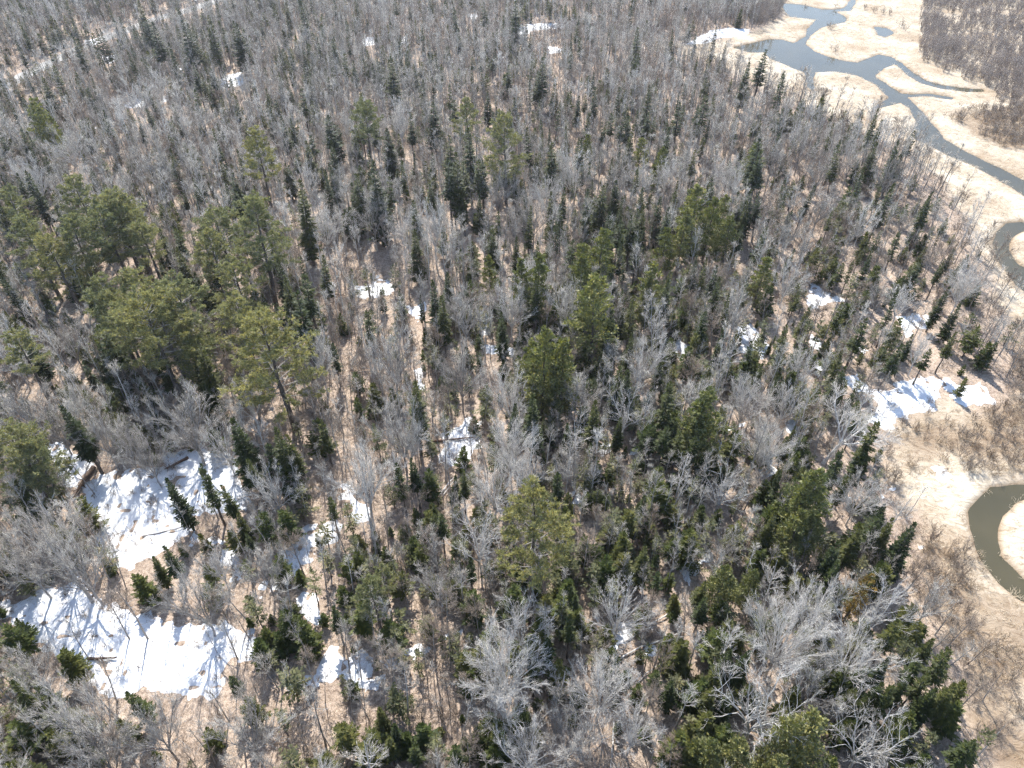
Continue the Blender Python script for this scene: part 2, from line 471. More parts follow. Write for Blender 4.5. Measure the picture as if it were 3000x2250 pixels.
SNOW = {   # outline, words that place it
 's1': ('D 200,1170 330,1210 470,1250 560,1320 610,1380 500,1510 430,1490 380,1410 300,1330 230,1270', 'narrow sunlit snow strip beside the dark ditch log'),
 's2': ('D 620,1430 520,1540 530,1659 G 540,10 620,130 700,230 800,375 870,370 960,300 1080,240 1180,180 1290,190 1420,270 1530,440 1570,300 1450,180 1250,130 1160,60 D 1240,1659 1610,1659 1630,1550 1570,1400 1510,1290 1380,1270 1180,1250 1080,1290 1050,1380 850,1365 780,1420', 'large bright snow field below the big spreading leafless tree'),
 's3': ('G -200,560 120,560 330,505 480,450 620,560 760,560 900,640 1040,600 1110,690 1280,720 1480,690 1560,800 1690,790 1690,900 1560,960 1440,980 1425,1190 1040,1195 800,1180 700,1205 560,1130 620,1020 540,980 420,930 330,890 220,850 180,780 100,700 -200,720', 'largest lower snow field crossed by thin tree shadows'),
 's4': ('G 1830,200 1960,125 2060,50 2212,30 H 30,-20 E 0,1480 80,1495 130,1555 190,1659 H 170,40 100,75 20,60 G 2180,190 2050,260 1980,330 1900,420 1820,500 1680,540 1640,480 1790,420 1800,300', 'blue-shaded snow patch by a straight dark trunk'),
 's5': ('G 1955,525 2040,535 2100,700 2000,725 1925,640', 'small snow patch between thin grey stems'),
 's6': ('G 2130,850 2212,840 H 30,870 0,930 G 2180,1040 2130,1115 2000,1120 1880,1190 1870,1120 2020,1050', 'ragged snow tongue under leaning stems'),
 's7': ('H 0,865 60,880 150,825 190,915 290,915 480,875 600,855 640,800 515,705 600,645 640,715 700,775 785,765 700,835 640,870 495,930 485,985 440,955 300,1005 200,1065 245,1110 160,1180 95,1150 120,1080 60,1020', 'bluish ragged snow patch among thin bare saplings'),
 's8': ('H 625,570 700,575 695,612 640,615', 'tiny snow scrap near a green sapling'),
 's9': ('E 820,1035 900,1075 935,1160 905,1250 850,1290 760,1335 640,1345 630,1285 690,1230 655,1160 760,1080', 'snow patch crossed by a red-brown fallen log'),
 's10': ('E 70,195 150,200 240,150 330,150 340,230 300,265 200,280 90,275', 'pale snow patch behind a lone small spruce'),
 's11': ('E 390,330 540,300 560,400 490,440 430,390', 'snow patch between slim trunks'),
 's12': ('E 225,100 260,110 250,150 220,150', 'little snow scrap in the grey hardwoods'),
 's13': ('E 905,450 975,465 960,510 900,520', 'small snow scrap behind the leaning spruce'),
 's14': ('E 890,580 1050,560 1160,640 1100,660 1000,630 930,640', 'broken snow strip beside the big cedar'),
 's15': ('E 1640,1250 1720,1200 1770,1260 1700,1310', 'snow patch under the grey thicket'),
 's16': ('E 1870,1245 1950,1225 1940,1285 1850,1295', 'small snow patch in front of dark firs'),
 's17': ('E 1485,1545 1530,1545 1560,1600 1500,1625', 'white snow scrap on orange leaf litter'),
 's18': ('E 2180,490 2130,610 2212,700 F 40,660 100,640 60,590 0,540', 'snow patch behind the row of small spruces'),
 's19': ('E 1905,735 1995,735 1965,810 1920,800', 'small shaded snow patch among hardwood twigs'),
 's20': ('F 335,440 440,415 545,515 575,550 530,660 440,600 380,605 360,520', 'bright snow patch between two dark spruces'),
 's21': ('F 825,145 875,180 960,235 1060,290 900,305 830,335 780,270', 'snow patch in the brush near the marsh'),
 's22': ('F 815,465 905,560 885,605 835,560', 'thin snow streak beside a tall grey stem'),
 's23': ('F 825,635 900,655 945,720 885,785 835,755', 'snow lump behind the paired firs'),
 's24': ('F 1055,780 1130,765 1240,860 1330,850 1370,805 1460,795 1600,765 1700,785 1830,825 1950,815 2035,940 1900,965 1800,975 1740,930 1640,920 1605,1000 1480,1045 1360,1085 1320,1095 1190,1060 1270,1010 1230,930 1150,880 1060,835', 'long bright snow bank along the marsh edge'),
 's25': ('F 235,1080 300,1115 410,1075 400,1110 300,1140 240,1120', 'shaded snow strip below the dark cedar'),
 's26': ('F 245,1195 385,1300 335,1345 235,1260', 'bright snow wedge beside young firs'),
 's27': ('F 460,1370 560,1335 610,1400 520,1430', 'snow patch under a pale grey crown'),
 's28': ('F 655,1045 765,1055 785,1165 690,1145', 'blue snow patch behind the white birch'),
 's29': ('F 1615,1365 1690,1365 1755,1420 1700,1465 1650,1445', 'snow patch in the brown marsh brush'),
 's30': ('F 1815,1455 1895,1470 1850,1495', 'snow scrap near the river bend'),
 's31': ('F 1315,1475 1415,1500 1340,1515', 'thin snow scrap at the forest foot'),
 's32': ('F 1235,1505 1315,1560 1260,1570', 'snow scrap under a pale bare tree'),
 's33': ('F 1040,1540 1105,1560 1080,1590', 'snow scrap among fir branches'),
 's34': ('F 1385,390 1500,365 1645,390 1600,470 1500,450 1455,545 1420,470', 'grey-white snow patch behind a leaning bare tree'),
 's35': ('I -40,170 50,230 90,320 160,255 195,320 120,355 70,400 55,515 0,440 -40,330', 'snow patch by the forked cedar'),
 's36': ('I 1500,205 1565,220 1540,245', 'tiny snow scrap beside the marsh grass'),
 's37': ('H 1785,725 1890,715 1915,800 1830,845 1735,885 1755,820', 'snow patch below the fallen pale poles'),
 's38': ('H 1935,860 2050,835 2070,920 1960,935', 'snow patch between the crossing fallen poles'),
 's39': ('B 1125,195 1220,150 1490,155 1500,185 1330,190 1215,205 1200,250 1160,250', 'long far snow strip in the brown scrub'),
 's40': ('B 1800,170 1870,150 1950,180 1840,185', 'far snow scrap beside a sparse spruce'),
 's41': ('C 20,285 180,200 300,180 455,195 390,235 230,255 130,285', 'far snow strip at the head of the pond'),
 's42': ('A 780,695 880,635 970,655 930,705 840,705', 'far snow patch among dark spruces'),
 's43': ('A 1430,495 1560,465 1615,520 1560,555 1440,565', 'far snow patch behind the spruce pair'),
 's44': ('A 640,360 760,355 760,400 680,410', 'far snow scrap near the gravel road'),
 's45': ('A 1110,440 1170,430 1180,460 1120,465', 'small far snow scrap'),
 's46': ('A 1030,635 1095,615 1100,650 1040,665', 'far snow scrap under grey twigs'),
 's47': ('A 590,835 630,830 620,860', 'tiny snow scrap behind the broad cedar'),
 's48': ('B 130,250 215,230 220,290 150,300', 'far snow scrap under dense grey trees'),
 's49': ('B 380,235 420,235 420,290 385,290', 'far snow sliver between trunks'),
 's50': ('B 820,90 890,95 870,130 830,120', 'far snow scrap beside a thin spruce'),
 's51': ('C 100,545 190,535 180,555 110,560', 'snow scrap at the edge of the straw marsh'),
 's52': ('A 540,265 620,250 640,290 560,300', 'snow scrap on the road verge'),
 's53': ('F 1080,560 1180,590 1240,600 1180,640', 'thin snow streak before the tall fir'),
 's54': ('E 480,740 520,720 540,860 500,860', 'thin snow streak on the litter'),
 's55': ('B 1340,300 1440,310 1430,345 1350,350', 'far faint snow in the brown scrub'),
}
SNOWP = {k: poly(v[0]) for k, v in SNOW.items()}

BRUSH = [poly('F 1320,1090 1640,950 1900,1010 2150,900 2300,1000 2300,1330 2000,1440 1800,1380 1700,1350 1500,1480 1320,1470'), poly('I 1430,-60 1560,60 1900,260 1990,420 2212,640 2350,900 2350,1800 1900,1800 1780,1400 1800,1100 1770,900 1500,560 1440,300'),
         poly('F 1960,560 2130,420 2250,600 2300,900 2100,880'), poly('C 1660,700 2300,700 2300,1000 2100,960 1900,880')]

def marsh_mask(X, Y):
    return sstep(-1.5, 2.0, sdf(MARSH, X, Y) + 2.0 * fbm(X, Y, 9, 3))

def water_sd(X, Y):
    d = np.full(np.shape(X), -1e9)
    for P in WATERS: d = np.maximum(d, sdf(P, X, Y))
    return d + .35 * fbm(X, Y, 3.0, 21, 2)

WATER_Z = -0.42
def ground_z(X, Y, full=False):
    X = np.asarray(X, float); Y = np.asarray(Y, float)
    mm = marsh_mask(X, Y)
    z = .45 * fbm(X, Y, 26, 1) + .12 * fbm(X, Y, 4.5, 7, 2)
    zm = -.12 + .16 * fbm(X, Y, 14, 2, 3) + .05 * fbm(X, Y, 1.6, 4, 2)
    wd = water_sd(X, Y)
    zz = z * (1 - mm) + zm * mm
    k = sstep(-1.6, 1.8, wd)
    zz = zz * (1 - k) + (-1.1) * k
    rd = sdf(ROAD, X, Y, closed=False)
    kr = 1 - sstep(4.0, 7.5, rd)
    zz = zz * (1 - kr) + .02 * kr
    if full: return zz, mm, wd
    return zz

# ------------------------------------------------------------------ ground, water, road, snow
ys = np.concatenate([[-3000, -900, -300, -80, -20, 4], 12 + 408 * np.linspace(0, 1, 470) ** 1.35, [450, 520, 700, 1100, 2200, 6000]])
us = np.concatenate([[-40, -12, -5, -2.4, -1.5], np.linspace(-1.12, 1.12, 420), [1.5, 2.4, 5, 12, 40]])
Yg, Ug = np.meshgrid(ys, us, indexing='ij')
Xg = Ug * (34 + .76 * np.clip(Yg, 0, 600))
Zg, MMg, WDg = ground_z(Xg, Yg, True)
gm, _ = grid_mesh('ground', Xg, Yg, Zg, M['ground'])
attr(gm, 'marsh', MMg * (1 - .0 * MMg)); attr(gm, 'bank', np.clip(sstep(-1.1, -.1, WDg) * .85, 0, 1))
attr(gm, 'brushy', sstep(-2.5, 3.5, np.max([sdf(b_, Xg, Yg) for b_ in BRUSH], 0) + 3 * fbm(Xg, Yg, 8, 77, 3)))
g = link('ground', gm); g['kind'] = 'structure'
thick_in = lambda x, y: np.maximum(sdf(THICKET, x, y), sdf(THICK2, x, y))

lo, hi = MARSH.min(0), MARSH.max(0)
wx = np.linspace(lo[0] - 5, min(hi[0], 420), 60); wy = np.linspace(max(lo[1], 5), hi[1], 60)
WX, WY = np.meshgrid(wx, wy)
wsd = sdf(MARSH, WX, WY)
wm, _ = grid_mesh('stream_water', WX, WY, np.full(WX.shape, WATER_Z), M['water'], keep=wsd > -6)
w = link('stream_water', wm); w['kind'] = 'structure'

def resample(P, step):
    P = np.asarray(P); d = np.r_[0, np.cumsum(np.linalg.norm(np.diff(P, axis=0), axis=1))]
    t = np.arange(0, d[-1], step)
    return np.stack([np.interp(t, d, P[:, k]) for k in range(P.shape[1])], 1)
RC = resample(ROAD, 2.0)
for _ in range(6): RC[1:-1] = (RC[:-2] + 2 * RC[1:-1] + RC[2:]) / 4
T = np.gradient(RC, axis=0); T /= np.linalg.norm(T, axis=1, keepdims=True); Nn = np.stack([-T[:, 1], T[:, 0]], 1)
offs = np.array([-3.1, -2.5, -1.2, 0, 1.2, 2.5, 3.1]); zo = np.array([-.02, .07, .10, .12, .10, .07, -.02])
RX = RC[:, None, 0] + Nn[:, None, 0] * offs; RY = RC[:, None, 1] + Nn[:, None, 1] * offs
RZ = np.broadcast_to(zo, RX.shape) + .02 + .02 * fbm(RX, RY, 2.5, 9, 2)
rm, _ = grid_mesh('gravel_road', RX, RY, RZ, M['gravel'])
r = link('gravel_road', rm); r['kind'] = 'structure'; r['label'] = 'pale gravel track running through the grey woods'

def nearest_dist(P):
    c = P.mean(0); return math.hypot(c[0], c[1])
for key, P in SNOWP.items():
    lo, hi = P.min(0) - 1.5, P.max(0) + 1.5
    step = max(.22, nearest_dist(P) / 420, math.sqrt((hi[0] - lo[0]) * (hi[1] - lo[1]) / 60000))
    xs = np.arange(lo[0], hi[0], step); yy = np.arange(lo[1], hi[1], step)
    X, Y = np.meshgrid(xs, yy)
    s = sdf(P, X, Y)
    k = min(1.0, .25 + .05 * math.sqrt((hi[0] - lo[0]) * (hi[1] - lo[1])))
    s2 = s + k * (.9 * fbm(X, Y, 3.2, 31, 3) + 1.1 * fbm(X, Y, 1.0, 40, 3)) - .05
    # bare leaf-litter holes melted round stems
    hole = vnoise(X, Y, .8, 55) * .75 + .25 * vnoise(X, Y, 2.6, 58); s2 = np.minimum(s2, (.56 - hole) * 1.6)
    thick = np.clip(s2 * .22, -.2, .16)
    Z = ground_z(X, Y) + thick + .03 * fbm(X, Y, 1.4, 61, 2) * (thick > 0)
    me, _ = grid_mesh('snow_patch', X, Y, Z, M['snow'], keep=thick > .004)
    if me is None: continue
    o = link('snow_patch', me); o['kind'] = 'stuff'; o['category'] = 'snow'; o['label'] = SNOW[key][1]; o['group'] = 'patches of old snow'
print('setting done')

# ------------------------------------------------------------------ tree shapes
def unit(v): return v / (np.linalg.norm(v, axis=-1, keepdims=True) + 1e-9)

def perp_dirs(D, g, ang, up=0.0):
    """directions leaving D at about angle ang, random around, pulled up"""
    n = len(D)
    R = g.normal(size=(n, 3)); R -= (R * D).sum(1, keepdims=True) * D; R = unit(R)
    a = np.broadcast_to(ang, (n,))[:, None]
    E = np.cos(a) * D + np.sin(a) * R
    E[:, 2] += up
    return unit(E)

def bent_path(p, d, L, n, g, wig=.12, up=.1):
    P = [np.array(p, float)]; d = np.array(d, float)
    for k in range(n):
        d = d + g.normal(size=3) * wig; d[2] += up; d /= np.linalg.norm(d)
        P.append(P[-1] + d * L / n)
    return np.array(P)

def along(P, t):
    n = len(P) - 1; f = np.clip(t, 0, .999) * n; i = f.astype(int); w = (f - i)[:, None]
    return P[i] * (1 - w) + P[i + 1] * w, unit(P[i + 1] - P[i])

def dress(wood, fine, P, r0, g, nsub, sublen, nt, tlen, wig, up, thin=1.0, ang=(.28, .62), third=2):
    """side branches with twigs on a limb path P"""
    t = np.sort(g.uniform(.18, 1.0, nsub)); A, D = along(P, t)
    E = perp_dirs(D, g, g.uniform(ang[0], ang[1], nsub), up)
    for k in range(nsub):
        L = sublen * (1.15 - .6 * t[k]) * g.uniform(.6, 1.25)
        Q = bent_path(A[k], E[k], L, 3, g, wig, up * .5)
        rr = r0 * (.42 - .2 * t[k])
        wood.tube(Q, np.array([1, .8, .55, .3]) * max(rr, .011 * thin), 3)
        tt = np.sort(g.uniform(.15, 1, nt)); B, DD = along(Q, tt)
        EE = perp_dirs(DD, g, g.uniform(.2, .55, nt), up * .6)
        LL = tlen * g.uniform(.5, 1.3, nt) * (1.1 - .5 * tt)
        bend = g.normal(size=(nt, 3)) * .05 * LL[:, None]; bend[:, 2] += .03 * LL
        fine.twigs(B, EE, LL, .0088 * thin, bend=bend)
        if third:
            A3 = np.repeat(B, third, 0) + np.repeat(EE * LL[:, None], third, 0) * g.uniform(.3, .9, (nt * third, 1))
            E3 = perp_dirs(np.repeat(EE, third, 0), g, g.uniform(.2, .5, nt * third), up * .4)
            fine.hairs(A3, E3, np.repeat(LL, third) * g.uniform(.4, .85, nt * third), .0085 * thin)

def slender_tree(seed, h, cr, cb, nl, thin=1.0, sub=5, nt=4, lean=.02, fork=False):
    """tall thin forest hardwood: trunk with rising side limbs; returns trunk, crown builders"""
    g = np.random.default_rng(seed)
    tr, fine = MB(), MB()
    n = 9
    z = np.linspace(-.4, h * .93, n); P = np.zeros((n, 3)); P[:, 2] = z
    P[:, :2] += np.cumsum(g.normal(size=(n, 2)) * lean * h / n * 1.2, 0)
    r0 = .0105 * h * thin
    R = r0 * (1 - .86 * np.linspace(0, 1, n)) + .006; R[0] *= 1.35
    tr.tube(P, R, 6)
    t = np.sort(g.uniform(cb, 1, nl)); A, D = along(P, t)
    az = np.arange(nl) * 2.4 + g.uniform(0, .8, nl)
    for k in range(nl):
        q = (t[k] - cb) / (1 - cb)
        prof = (.55 + .75 * math.sin(math.pi * min(1, .22 + q * .72))) * (1 - .45 * q)
        L = cr * prof * g.uniform(.7, 1.25)
        el = math.radians(g.uniform(28, 50) + 18 * q)
        d = np.array([math.cos(az[k]) * math.cos(el), math.sin(az[k]) * math.cos(el), math.sin(el)])
        Q = bent_path(A[k], d, L, 5, g, .10, .07)
        rl = max(.013, r0 * (.42 - .25 * q))
        fine.tube(Q, rl * np.array([1, .85, .68, .5, .35, .2]), 3)
        dress(fine, fine, Q, rl, g, sub, L * .5, nt, .75, .08, .10, thin)
    return tr, fine

def spreading_tree(seed, h, cr, nl, split=.28, up=.05, wig=.2, sub=11, nt=7, open_=1.0, thin=1.0):
    """broad crown: a short trunk that splits into big crooked limbs; returns trunk, [(limb, twigs)]"""
    g = np.random.default_rng(seed)
    tr = MB(); limbs = []
    hs = h * split
    n = 6; P = np.zeros((n, 3)); P[:, 2] = np.linspace(-.4, hs, n); P[:, :2] = np.cumsum(g.normal(size=(n, 2)) * .03 * h / n, 0)
    r0 = .017 * h
    tr.tube(P, r0 * np.array([1.4, 1.05, .95, .88, .82, .8]), 8)
    top = P[-1]
    for k in range(nl):
        az = k * 2 * math.pi / nl + g.uniform(-.35, .35)
        inner = (k % 3 == 2)
        out = cr * (g.uniform(.35, .6) if inner else g.uniform(.85, 1.1))
        rise = (h - hs) * (g.uniform(.9, 1.0) if inner else g.uniform(.5, .85))
        d0 = np.array([math.cos(az) * out * .8, math.sin(az) * out * .8, rise]); L = math.hypot(out, rise) * 1.08
        d0 /= np.linalg.norm(d0); d0[2] += .35; d0 /= np.linalg.norm(d0)
        Q = [top + np.array([0, 0, -.25 * g.uniform(0, 1) * hs * .3])]
        nn = 8; d = d0.copy()
        tgt = top + np.array([math.cos(az) * out, math.sin(az) * out, rise])
        for s in range(nn):
            aim = unit(tgt - Q[-1]); d = unit(.55 * d + .45 * aim + g.normal(size=3) * wig * .6)
            Q.append(Q[-1] + d * L / nn)
        Q = np.array(Q)
        rl = r0 * .62
        lb, tw = MB(), MB()
        lb.tube(Q, rl * np.linspace(1, .16, nn + 1), 5)
        # secondary limbs
        m = int(5 * open_) + 1
        t = np.linspace(.22, .92, m) + g.uniform(-.04, .04, m); A, D = along(Q, t)
        E = perp_dirs(D, g, g.uniform(.4, .8, m), .08)
        for j in range(m):
            L2 = L * .5 * (1.2 - .65 * t[j]) * g.uniform(.75, 1.2)
            Q2 = bent_path(A[j], E[j], L2, 5, g, wig, up)
            r2 = rl * (.55 - .3 * t[j])
            lb.tube(Q2, r2 * np.array([1, .85, .7, .52, .36, .2]), 4)
            dress(lb, tw, Q2, r2, g, sub, L2 * .45, nt, .85, wig * .5, .08, 1.0 * thin)
        dress(lb, tw, Q, rl, g, sub, L * .28, nt, .85, wig * .5, .08, 1.0 * thin)
        limbs.append((lb, tw))
    return tr, limbs

def shrub_shape(seed, h, n, spread, sub=5, nt=4, thin=1.0):
    g = np.random.default_rng(seed); b = MB()
    for k in range(n):
        az = g.uniform(0, 6.283); tilt = g.uniform(.1, 1) * spread
        d = np.array([math.cos(az) * math.sin(tilt), math.sin(az) * math.sin(tilt), math.cos(tilt)])
        p = np.array([g.normal() * .18, g.normal() * .18, -.15])
        L = h * g.uniform(.65, 1.05)
        Q = bent_path(p, d, L, 5, g, .09, .05)
        r = .014 * thin * (L / 2.5) ** .5
        b.tube(Q, r * np.array([1, .9, .75, .6, .45, .25]), 3)
        dress(b, b, Q, r, g, sub, L * .3, nt, .4, .12, .12, .9 * thin, third=1)
    return b

def conifer_trunk(h, r, seed, bottom=-.4):
    g = np.random.default_rng(seed); tr = MB(); n = 7
    P = np.zeros((n, 3)); P[:, 2] = np.linspace(bottom, h * .985, n); P[1:-1, :2] = g.normal(size=(n - 2, 2)) * .012 * h * .3
    tr.tube(P, r * np.linspace(1.15, .06, n), 6)
    return tr

def spruce_shape(seed, h, r, cb, dense=1.0, droop=.25, dead=True, shape=.8, tipw=1.0, ragged=.2):
    """narrow conifer: whorls of drooping fronds, each a rib with side sprays; returns trunk, crown, dead-branch builders"""
    g = np.random.default_rng(seed)
    tr = conifer_trunk(h, .011 * h + .02, seed); crown = MB(); dd = MB()
    zb = h * cb; zs = zb; A, D, S, L, W = [], [], [], [], []
    while zs < h * .985:
        q = (zs - zb) / (h - zb)
        nb = int(g.integers(5, 8) * (1 if q < .85 else .8))
        rr = r * ((1 - q) ** shape) * (1 if q > .12 else .6 + 3.3 * q) + .10 * tipw
        a0 = g.uniform(0, 6.28)
        for k in range(nb):
            if g.random() < ragged * .6: continue
            az = a0 + k * 6.283 / nb + g.uniform(-.3, .3)
            bl = rr * g.uniform(1 - ragged * 1.6, 1 + ragged)
            el = -droop * (1 - q) + .75 * q ** 1.5 + g.uniform(-.15, .15)
            d = np.array([math.cos(az) * math.cos(el), math.sin(az) * math.cos(el), math.sin(el)])
            side = np.array([-math.sin(az), math.cos(az), 0.])
            p0 = np.array([0, 0, zs + g.uniform(-.1, .1)])
            ns = max(3, int(bl / (.13 / dense)))
            t = (np.arange(ns) + .6) / ns
            curve = np.array([0, 0, 1.]) * (.16 * bl * t ** 2)[:, None]
            pts = p0 + d * (bl * t)[:, None] + curve
            sl = (.55 * bl * (1 - t) + .16) * g.uniform(.75, 1.2, ns)
            sl = np.minimum(sl, .46)
            for sg in (-1, 1):
                dirs = unit(d * (.75 + .3 * t)[:, None] + sg * side * g.uniform(.6, .95, (ns, 1)) + np.array([0, 0, 1.]) * g.uniform(-.3, .08, (ns, 1)))
                up = unit(np.cross(dirs, np.broadcast_to(side, dirs.shape)) * sg + g.normal(size=dirs.shape) * .35)
                ss = unit(np.cross(up, dirs))
                A.append(pts); D.append(dirs); S.append(ss); L.append(sl); W.append(np.clip(sl * .24, .035, .10))
            # the frond's own tip
            A.append(pts[-2:]); D.append(np.broadcast_to(unit(d + np.array([0, 0, .2])), (2, 3))); S.append(np.broadcast_to(side, (2, 3))); L.append(np.full(2, .26)); W.append(np.full(2, .055))
        zs += g.uniform(.20, .34) / dense * (.75 + .04 * h)
    # leader
    n = 10; a = g.uniform(0, 6.28, n); e = g.uniform(.7, 1.4, n)
    A.append(np.c_[np.zeros((n, 2)), h * .985 + np.linspace(-.5, .02, n)]); dl = np.stack([np.cos(a) * np.cos(e), np.sin(a) * np.cos(e), np.sin(e)], 1)
    D.append(dl); S.append(unit(np.cross(dl, np.array([0, 0, 1.])))); L.append(np.full(n, .28)); W.append(np.full(n, .05))
    crown.kites(np.vstack(A), np.vstack(D), np.vstack(S), np.concatenate(L), np.concatenate(W))
    if dead and cb > .12:
        n = int(26 * cb * h / 3); zz = g.uniform(.12 * h, zb + .4, n); a = g.uniform(0, 6.28, n); e = g.uniform(-.35, .2, n)
        D2 = np.stack([np.cos(a) * np.cos(e), np.sin(a) * np.cos(e), np.sin(e)], 1); A2 = np.c_[np.zeros((n, 2)), zz]
        L2 = r * g.uniform(.4, .95, n)
        dd.twigs(A2, D2, L2, .011)
        k = 3; A3 = np.repeat(A2 + D2 * L2[:, None] * .6, k, 0); D3 = perp_dirs(np.repeat(D2, k, 0), g, g.uniform(.4, .9, n * k))
        dd.twigs(A3, D3, np.repeat(L2, k) * .45, .007)
    return tr, crown, dd

def pine_shape(seed, h, r, cb, lop=.2):
    """white pine: level limbs in open tiers carrying flat plates of upturned needle tufts"""
    g = np.random.default_rng(seed)
    tr = conifer_trunk(h, .014 * h + .04, seed); crown = MB(); dd = MB()
    zb = h * cb; z = zb; TA, TD = [], []
    while z < h * .97:
        q = (z - zb) / (h - zb)
        nb = int(g.integers(4, 7))
        prof = min(1, .62 + 1.5 * q) * (1 - q) ** .62 + .07
        a0 = g.uniform(0, 6.28)
        for k in range(nb):
            if g.random() < lop * (1 - q): continue
            az = a0 + k * 6.283 / nb + g.uniform(-.25, .25)
            bl = r * prof * g.uniform(.6, 1.2)
            el = .02 + .75 * q ** 1.3 + g.uniform(-.12, .15)
            d = np.array([math.cos(az) * math.cos(el), math.sin(az) * math.cos(el), math.sin(el)])
            Q = bent_path([0, 0, z + g.uniform(-.25, .25)], d, bl, 6, g, .07, .045)
            dd.tube(Q, (.018 + .012 * bl) * np.linspace(1, .25, 7), 3)
            ns = max(4, int(bl * 4.0)); t = g.uniform(.25, 1, ns); A, D = along(Q, t)
            E = perp_dirs(D, g, g.uniform(.45, .95, ns)); E[:, 2] *= .35; E[:, 2] += .12; E = unit(E)
            SL = bl * .34 * (1.25 - .7 * t) * g.uniform(.6, 1.2, ns) + .15
            dd.twigs(A, E, SL, .010)
            nt = 5
            tt = g.uniform(.25, 1.05, (ns, nt))
            TA.append((A[:, None] + E[:, None] * (SL[:, None] * tt)[..., None] + g.normal(size=(ns, nt, 3)) * .07).reshape(-1, 3)); TD.append(np.repeat(E, nt, 0))
            tt = g.uniform(.45, 1, 5); A, D = along(Q, tt); TA.append(A); TD.append(D)
        z += g.uniform(.55, 1.0) * (.6 + .03 * h)
    TA = np.vstack(TA); TD = np.vstack(TD); n = len(TA)
    for k in range(7):        # blades of each tuft
        dirs = unit(TD * .55 + g.normal(size=(n, 3)) * .62 + np.array([0, 0, .62]))
        ss = unit(np.cross(dirs, g.normal(size=(n, 3))))
        crown.kites(TA, dirs, ss, g.uniform(.22, .42, n), .040, fold=.1)
    # dead lower limbs
    m = int(10 * cb * 2); zz = g.uniform(.25 * h * min(1, cb / .35), zb, m); a = g.uniform(0, 6.28, m)
    for k in range(m):
        Q = bent_path([0, 0, zz[k]], [math.cos(a[k]), math.sin(a[k]), .05], r * g.uniform(.3, .7), 4, g, .12, -.01)
        dd.tube(Q, np.array([.032, .027, .022, .016, .008]), 3)
    return tr, crown, dd

def cedar_shape(seed, h, r, cb, lobes=3, dense=1.0):
    """cedar: dense uneven cone made of many upturned fans; outline broken by lobes"""
    g = np.random.default_rng(seed)
    tr = conifer_trunk(h * .96, .013 * h + .04, seed); crown = MB()
    zb = h * cb
    # boughs: clusters of sprays round a spine that leaves the trunk
    nb = int(46 * dense * (h / 11)); A, D, S, L, W = [], [], [], [], []
    for k in range(nb):
        q = (k + g.random()) / nb; z = zb + (h - zb) * q
        az = k * 2.39996 + g.uniform(-.4, .4)
        lob = 1 + .22 * math.sin(lobes * az + 3 * q + seed)
        bl = r * lob * (min(1, .55 + 2.2 * q) * (1 - q) ** .6 + .10) * g.uniform(.7, 1.15)
        el = .15 + .7 * q
        d = np.array([math.cos(az) * math.cos(el), math.sin(az) * math.cos(el), math.sin(el)])
        n = int((34 + 30 * bl) * dense)
        t = g.uniform(.25, 1.0, n) ** .8
        wob = .06 + .13 * bl * np.sin(np.pi * np.clip(t * .85, 0, 1))
        p = np.array([0, 0, z]) + d * (bl * t)[:, None] + np.array([0, 0, -.22]) * (bl * (t - .3) ** 2)[:, None] + g.normal(size=(n, 3)) * wob[:, None] * np.array([1, 1, .5])
        dirs = unit(d * .8 + g.normal(size=(n, 3)) * .55 + np.array([0, 0, .25]))
        ss = unit(np.cross(dirs, g.normal(size=(n, 3))))
        ln = g.uniform(.20, .42, n)
        A.append(p); D.append(dirs); S.append(ss); L.append(ln); W.append(ln * .30)
    crown.kites(np.vstack(A), np.vstack(D), np.vstack(S), np.concatenate(L), np.concatenate(W))
    return tr, crown, MB()

PROTO = bpy.data.collections.new('prototypes')   # never linked: shapes that copies share
def stock(kind, parts_list):
    """per shape: meshes of the parts for separate trees and one merged mesh for scattered ones"""
    out = []
    for i, parts in enumerate(parts_list):
        dead = [(mb, M[mt]) for nm, mb, mt in parts if nm == 'dead_branches' and mb.n]
        d = {'parts': [(nm, merged(kind + '_' + nm, [(mb, M[mt])] + (dead if nm == 'trunk' else []))) for nm, mb, mt in parts if mb.n and nm != 'dead_branches'], 'i': i}
        out.append(d)
    return out

def stock_col(kind, parts_list):
    c = bpy.data.collections.new(kind + '_shapes')
    for i, parts in enumerate(parts_list):
        me = merged(f'{kind}_{i:02d}', [(mb, M[mt]) for nm, mb, mt in parts])
        c.objects.link(bpy.data.objects.new(f'{kind}_shape_{i:02d}', me))
    return c

REF = {}      # kind -> reference height of its shapes
def conifer_parts(fn, leaf, specs):
    res = []
    for sp in specs:
        tr, cr, dd = fn(*sp)
        res.append([('trunk', tr, 'bark_dark'), ('crown', cr, leaf), ('dead_branches', dd, 'deadwood')])
    return res

SPR = conifer_parts(spruce_shape, 'spruce', [(101, 10, 1.05, .30, 1.0, .30, True, .95, .6, .20), (102, 10, .90, .42, 1.0, .25, True, .9, .6, .25),
      (103, 10, 1.35, .14, 1.0, .30, True, 1.0, .6, .18), (104, 10, 1.0, .50, 1.0, .35, True, .85, .6, .32), (105, 10, 1.55, .10, 1.0, .25, True, 1.05, .6, .22), (106, 10, .8, .36, 1.0, .3, True, .8, .6, .3)])
FIR = conifer_parts(spruce_shape, 'fir', [(201, 4, .95, .06, 1.25, .10, True, .85, 1, .2), (202, 4, .75, .16, 1.2, .15, True, .8, 1, .28), (203, 4, 1.15, .04, 1.1, .10, True, .75, 1, .3), (204, 4, .85, .24, 1.0, .2, True, .7, 1, .4)])
SCRUB = conifer_parts(spruce_shape, 'scrub', [(221, 5, .9, .30, .62, .2, True, .55, 1, .55), (222, 5, .7, .42, .6, .1, True, .5, 1, .6), (223, 5, 1.1, .24, .55, .15, True, .6, 1, .62)])
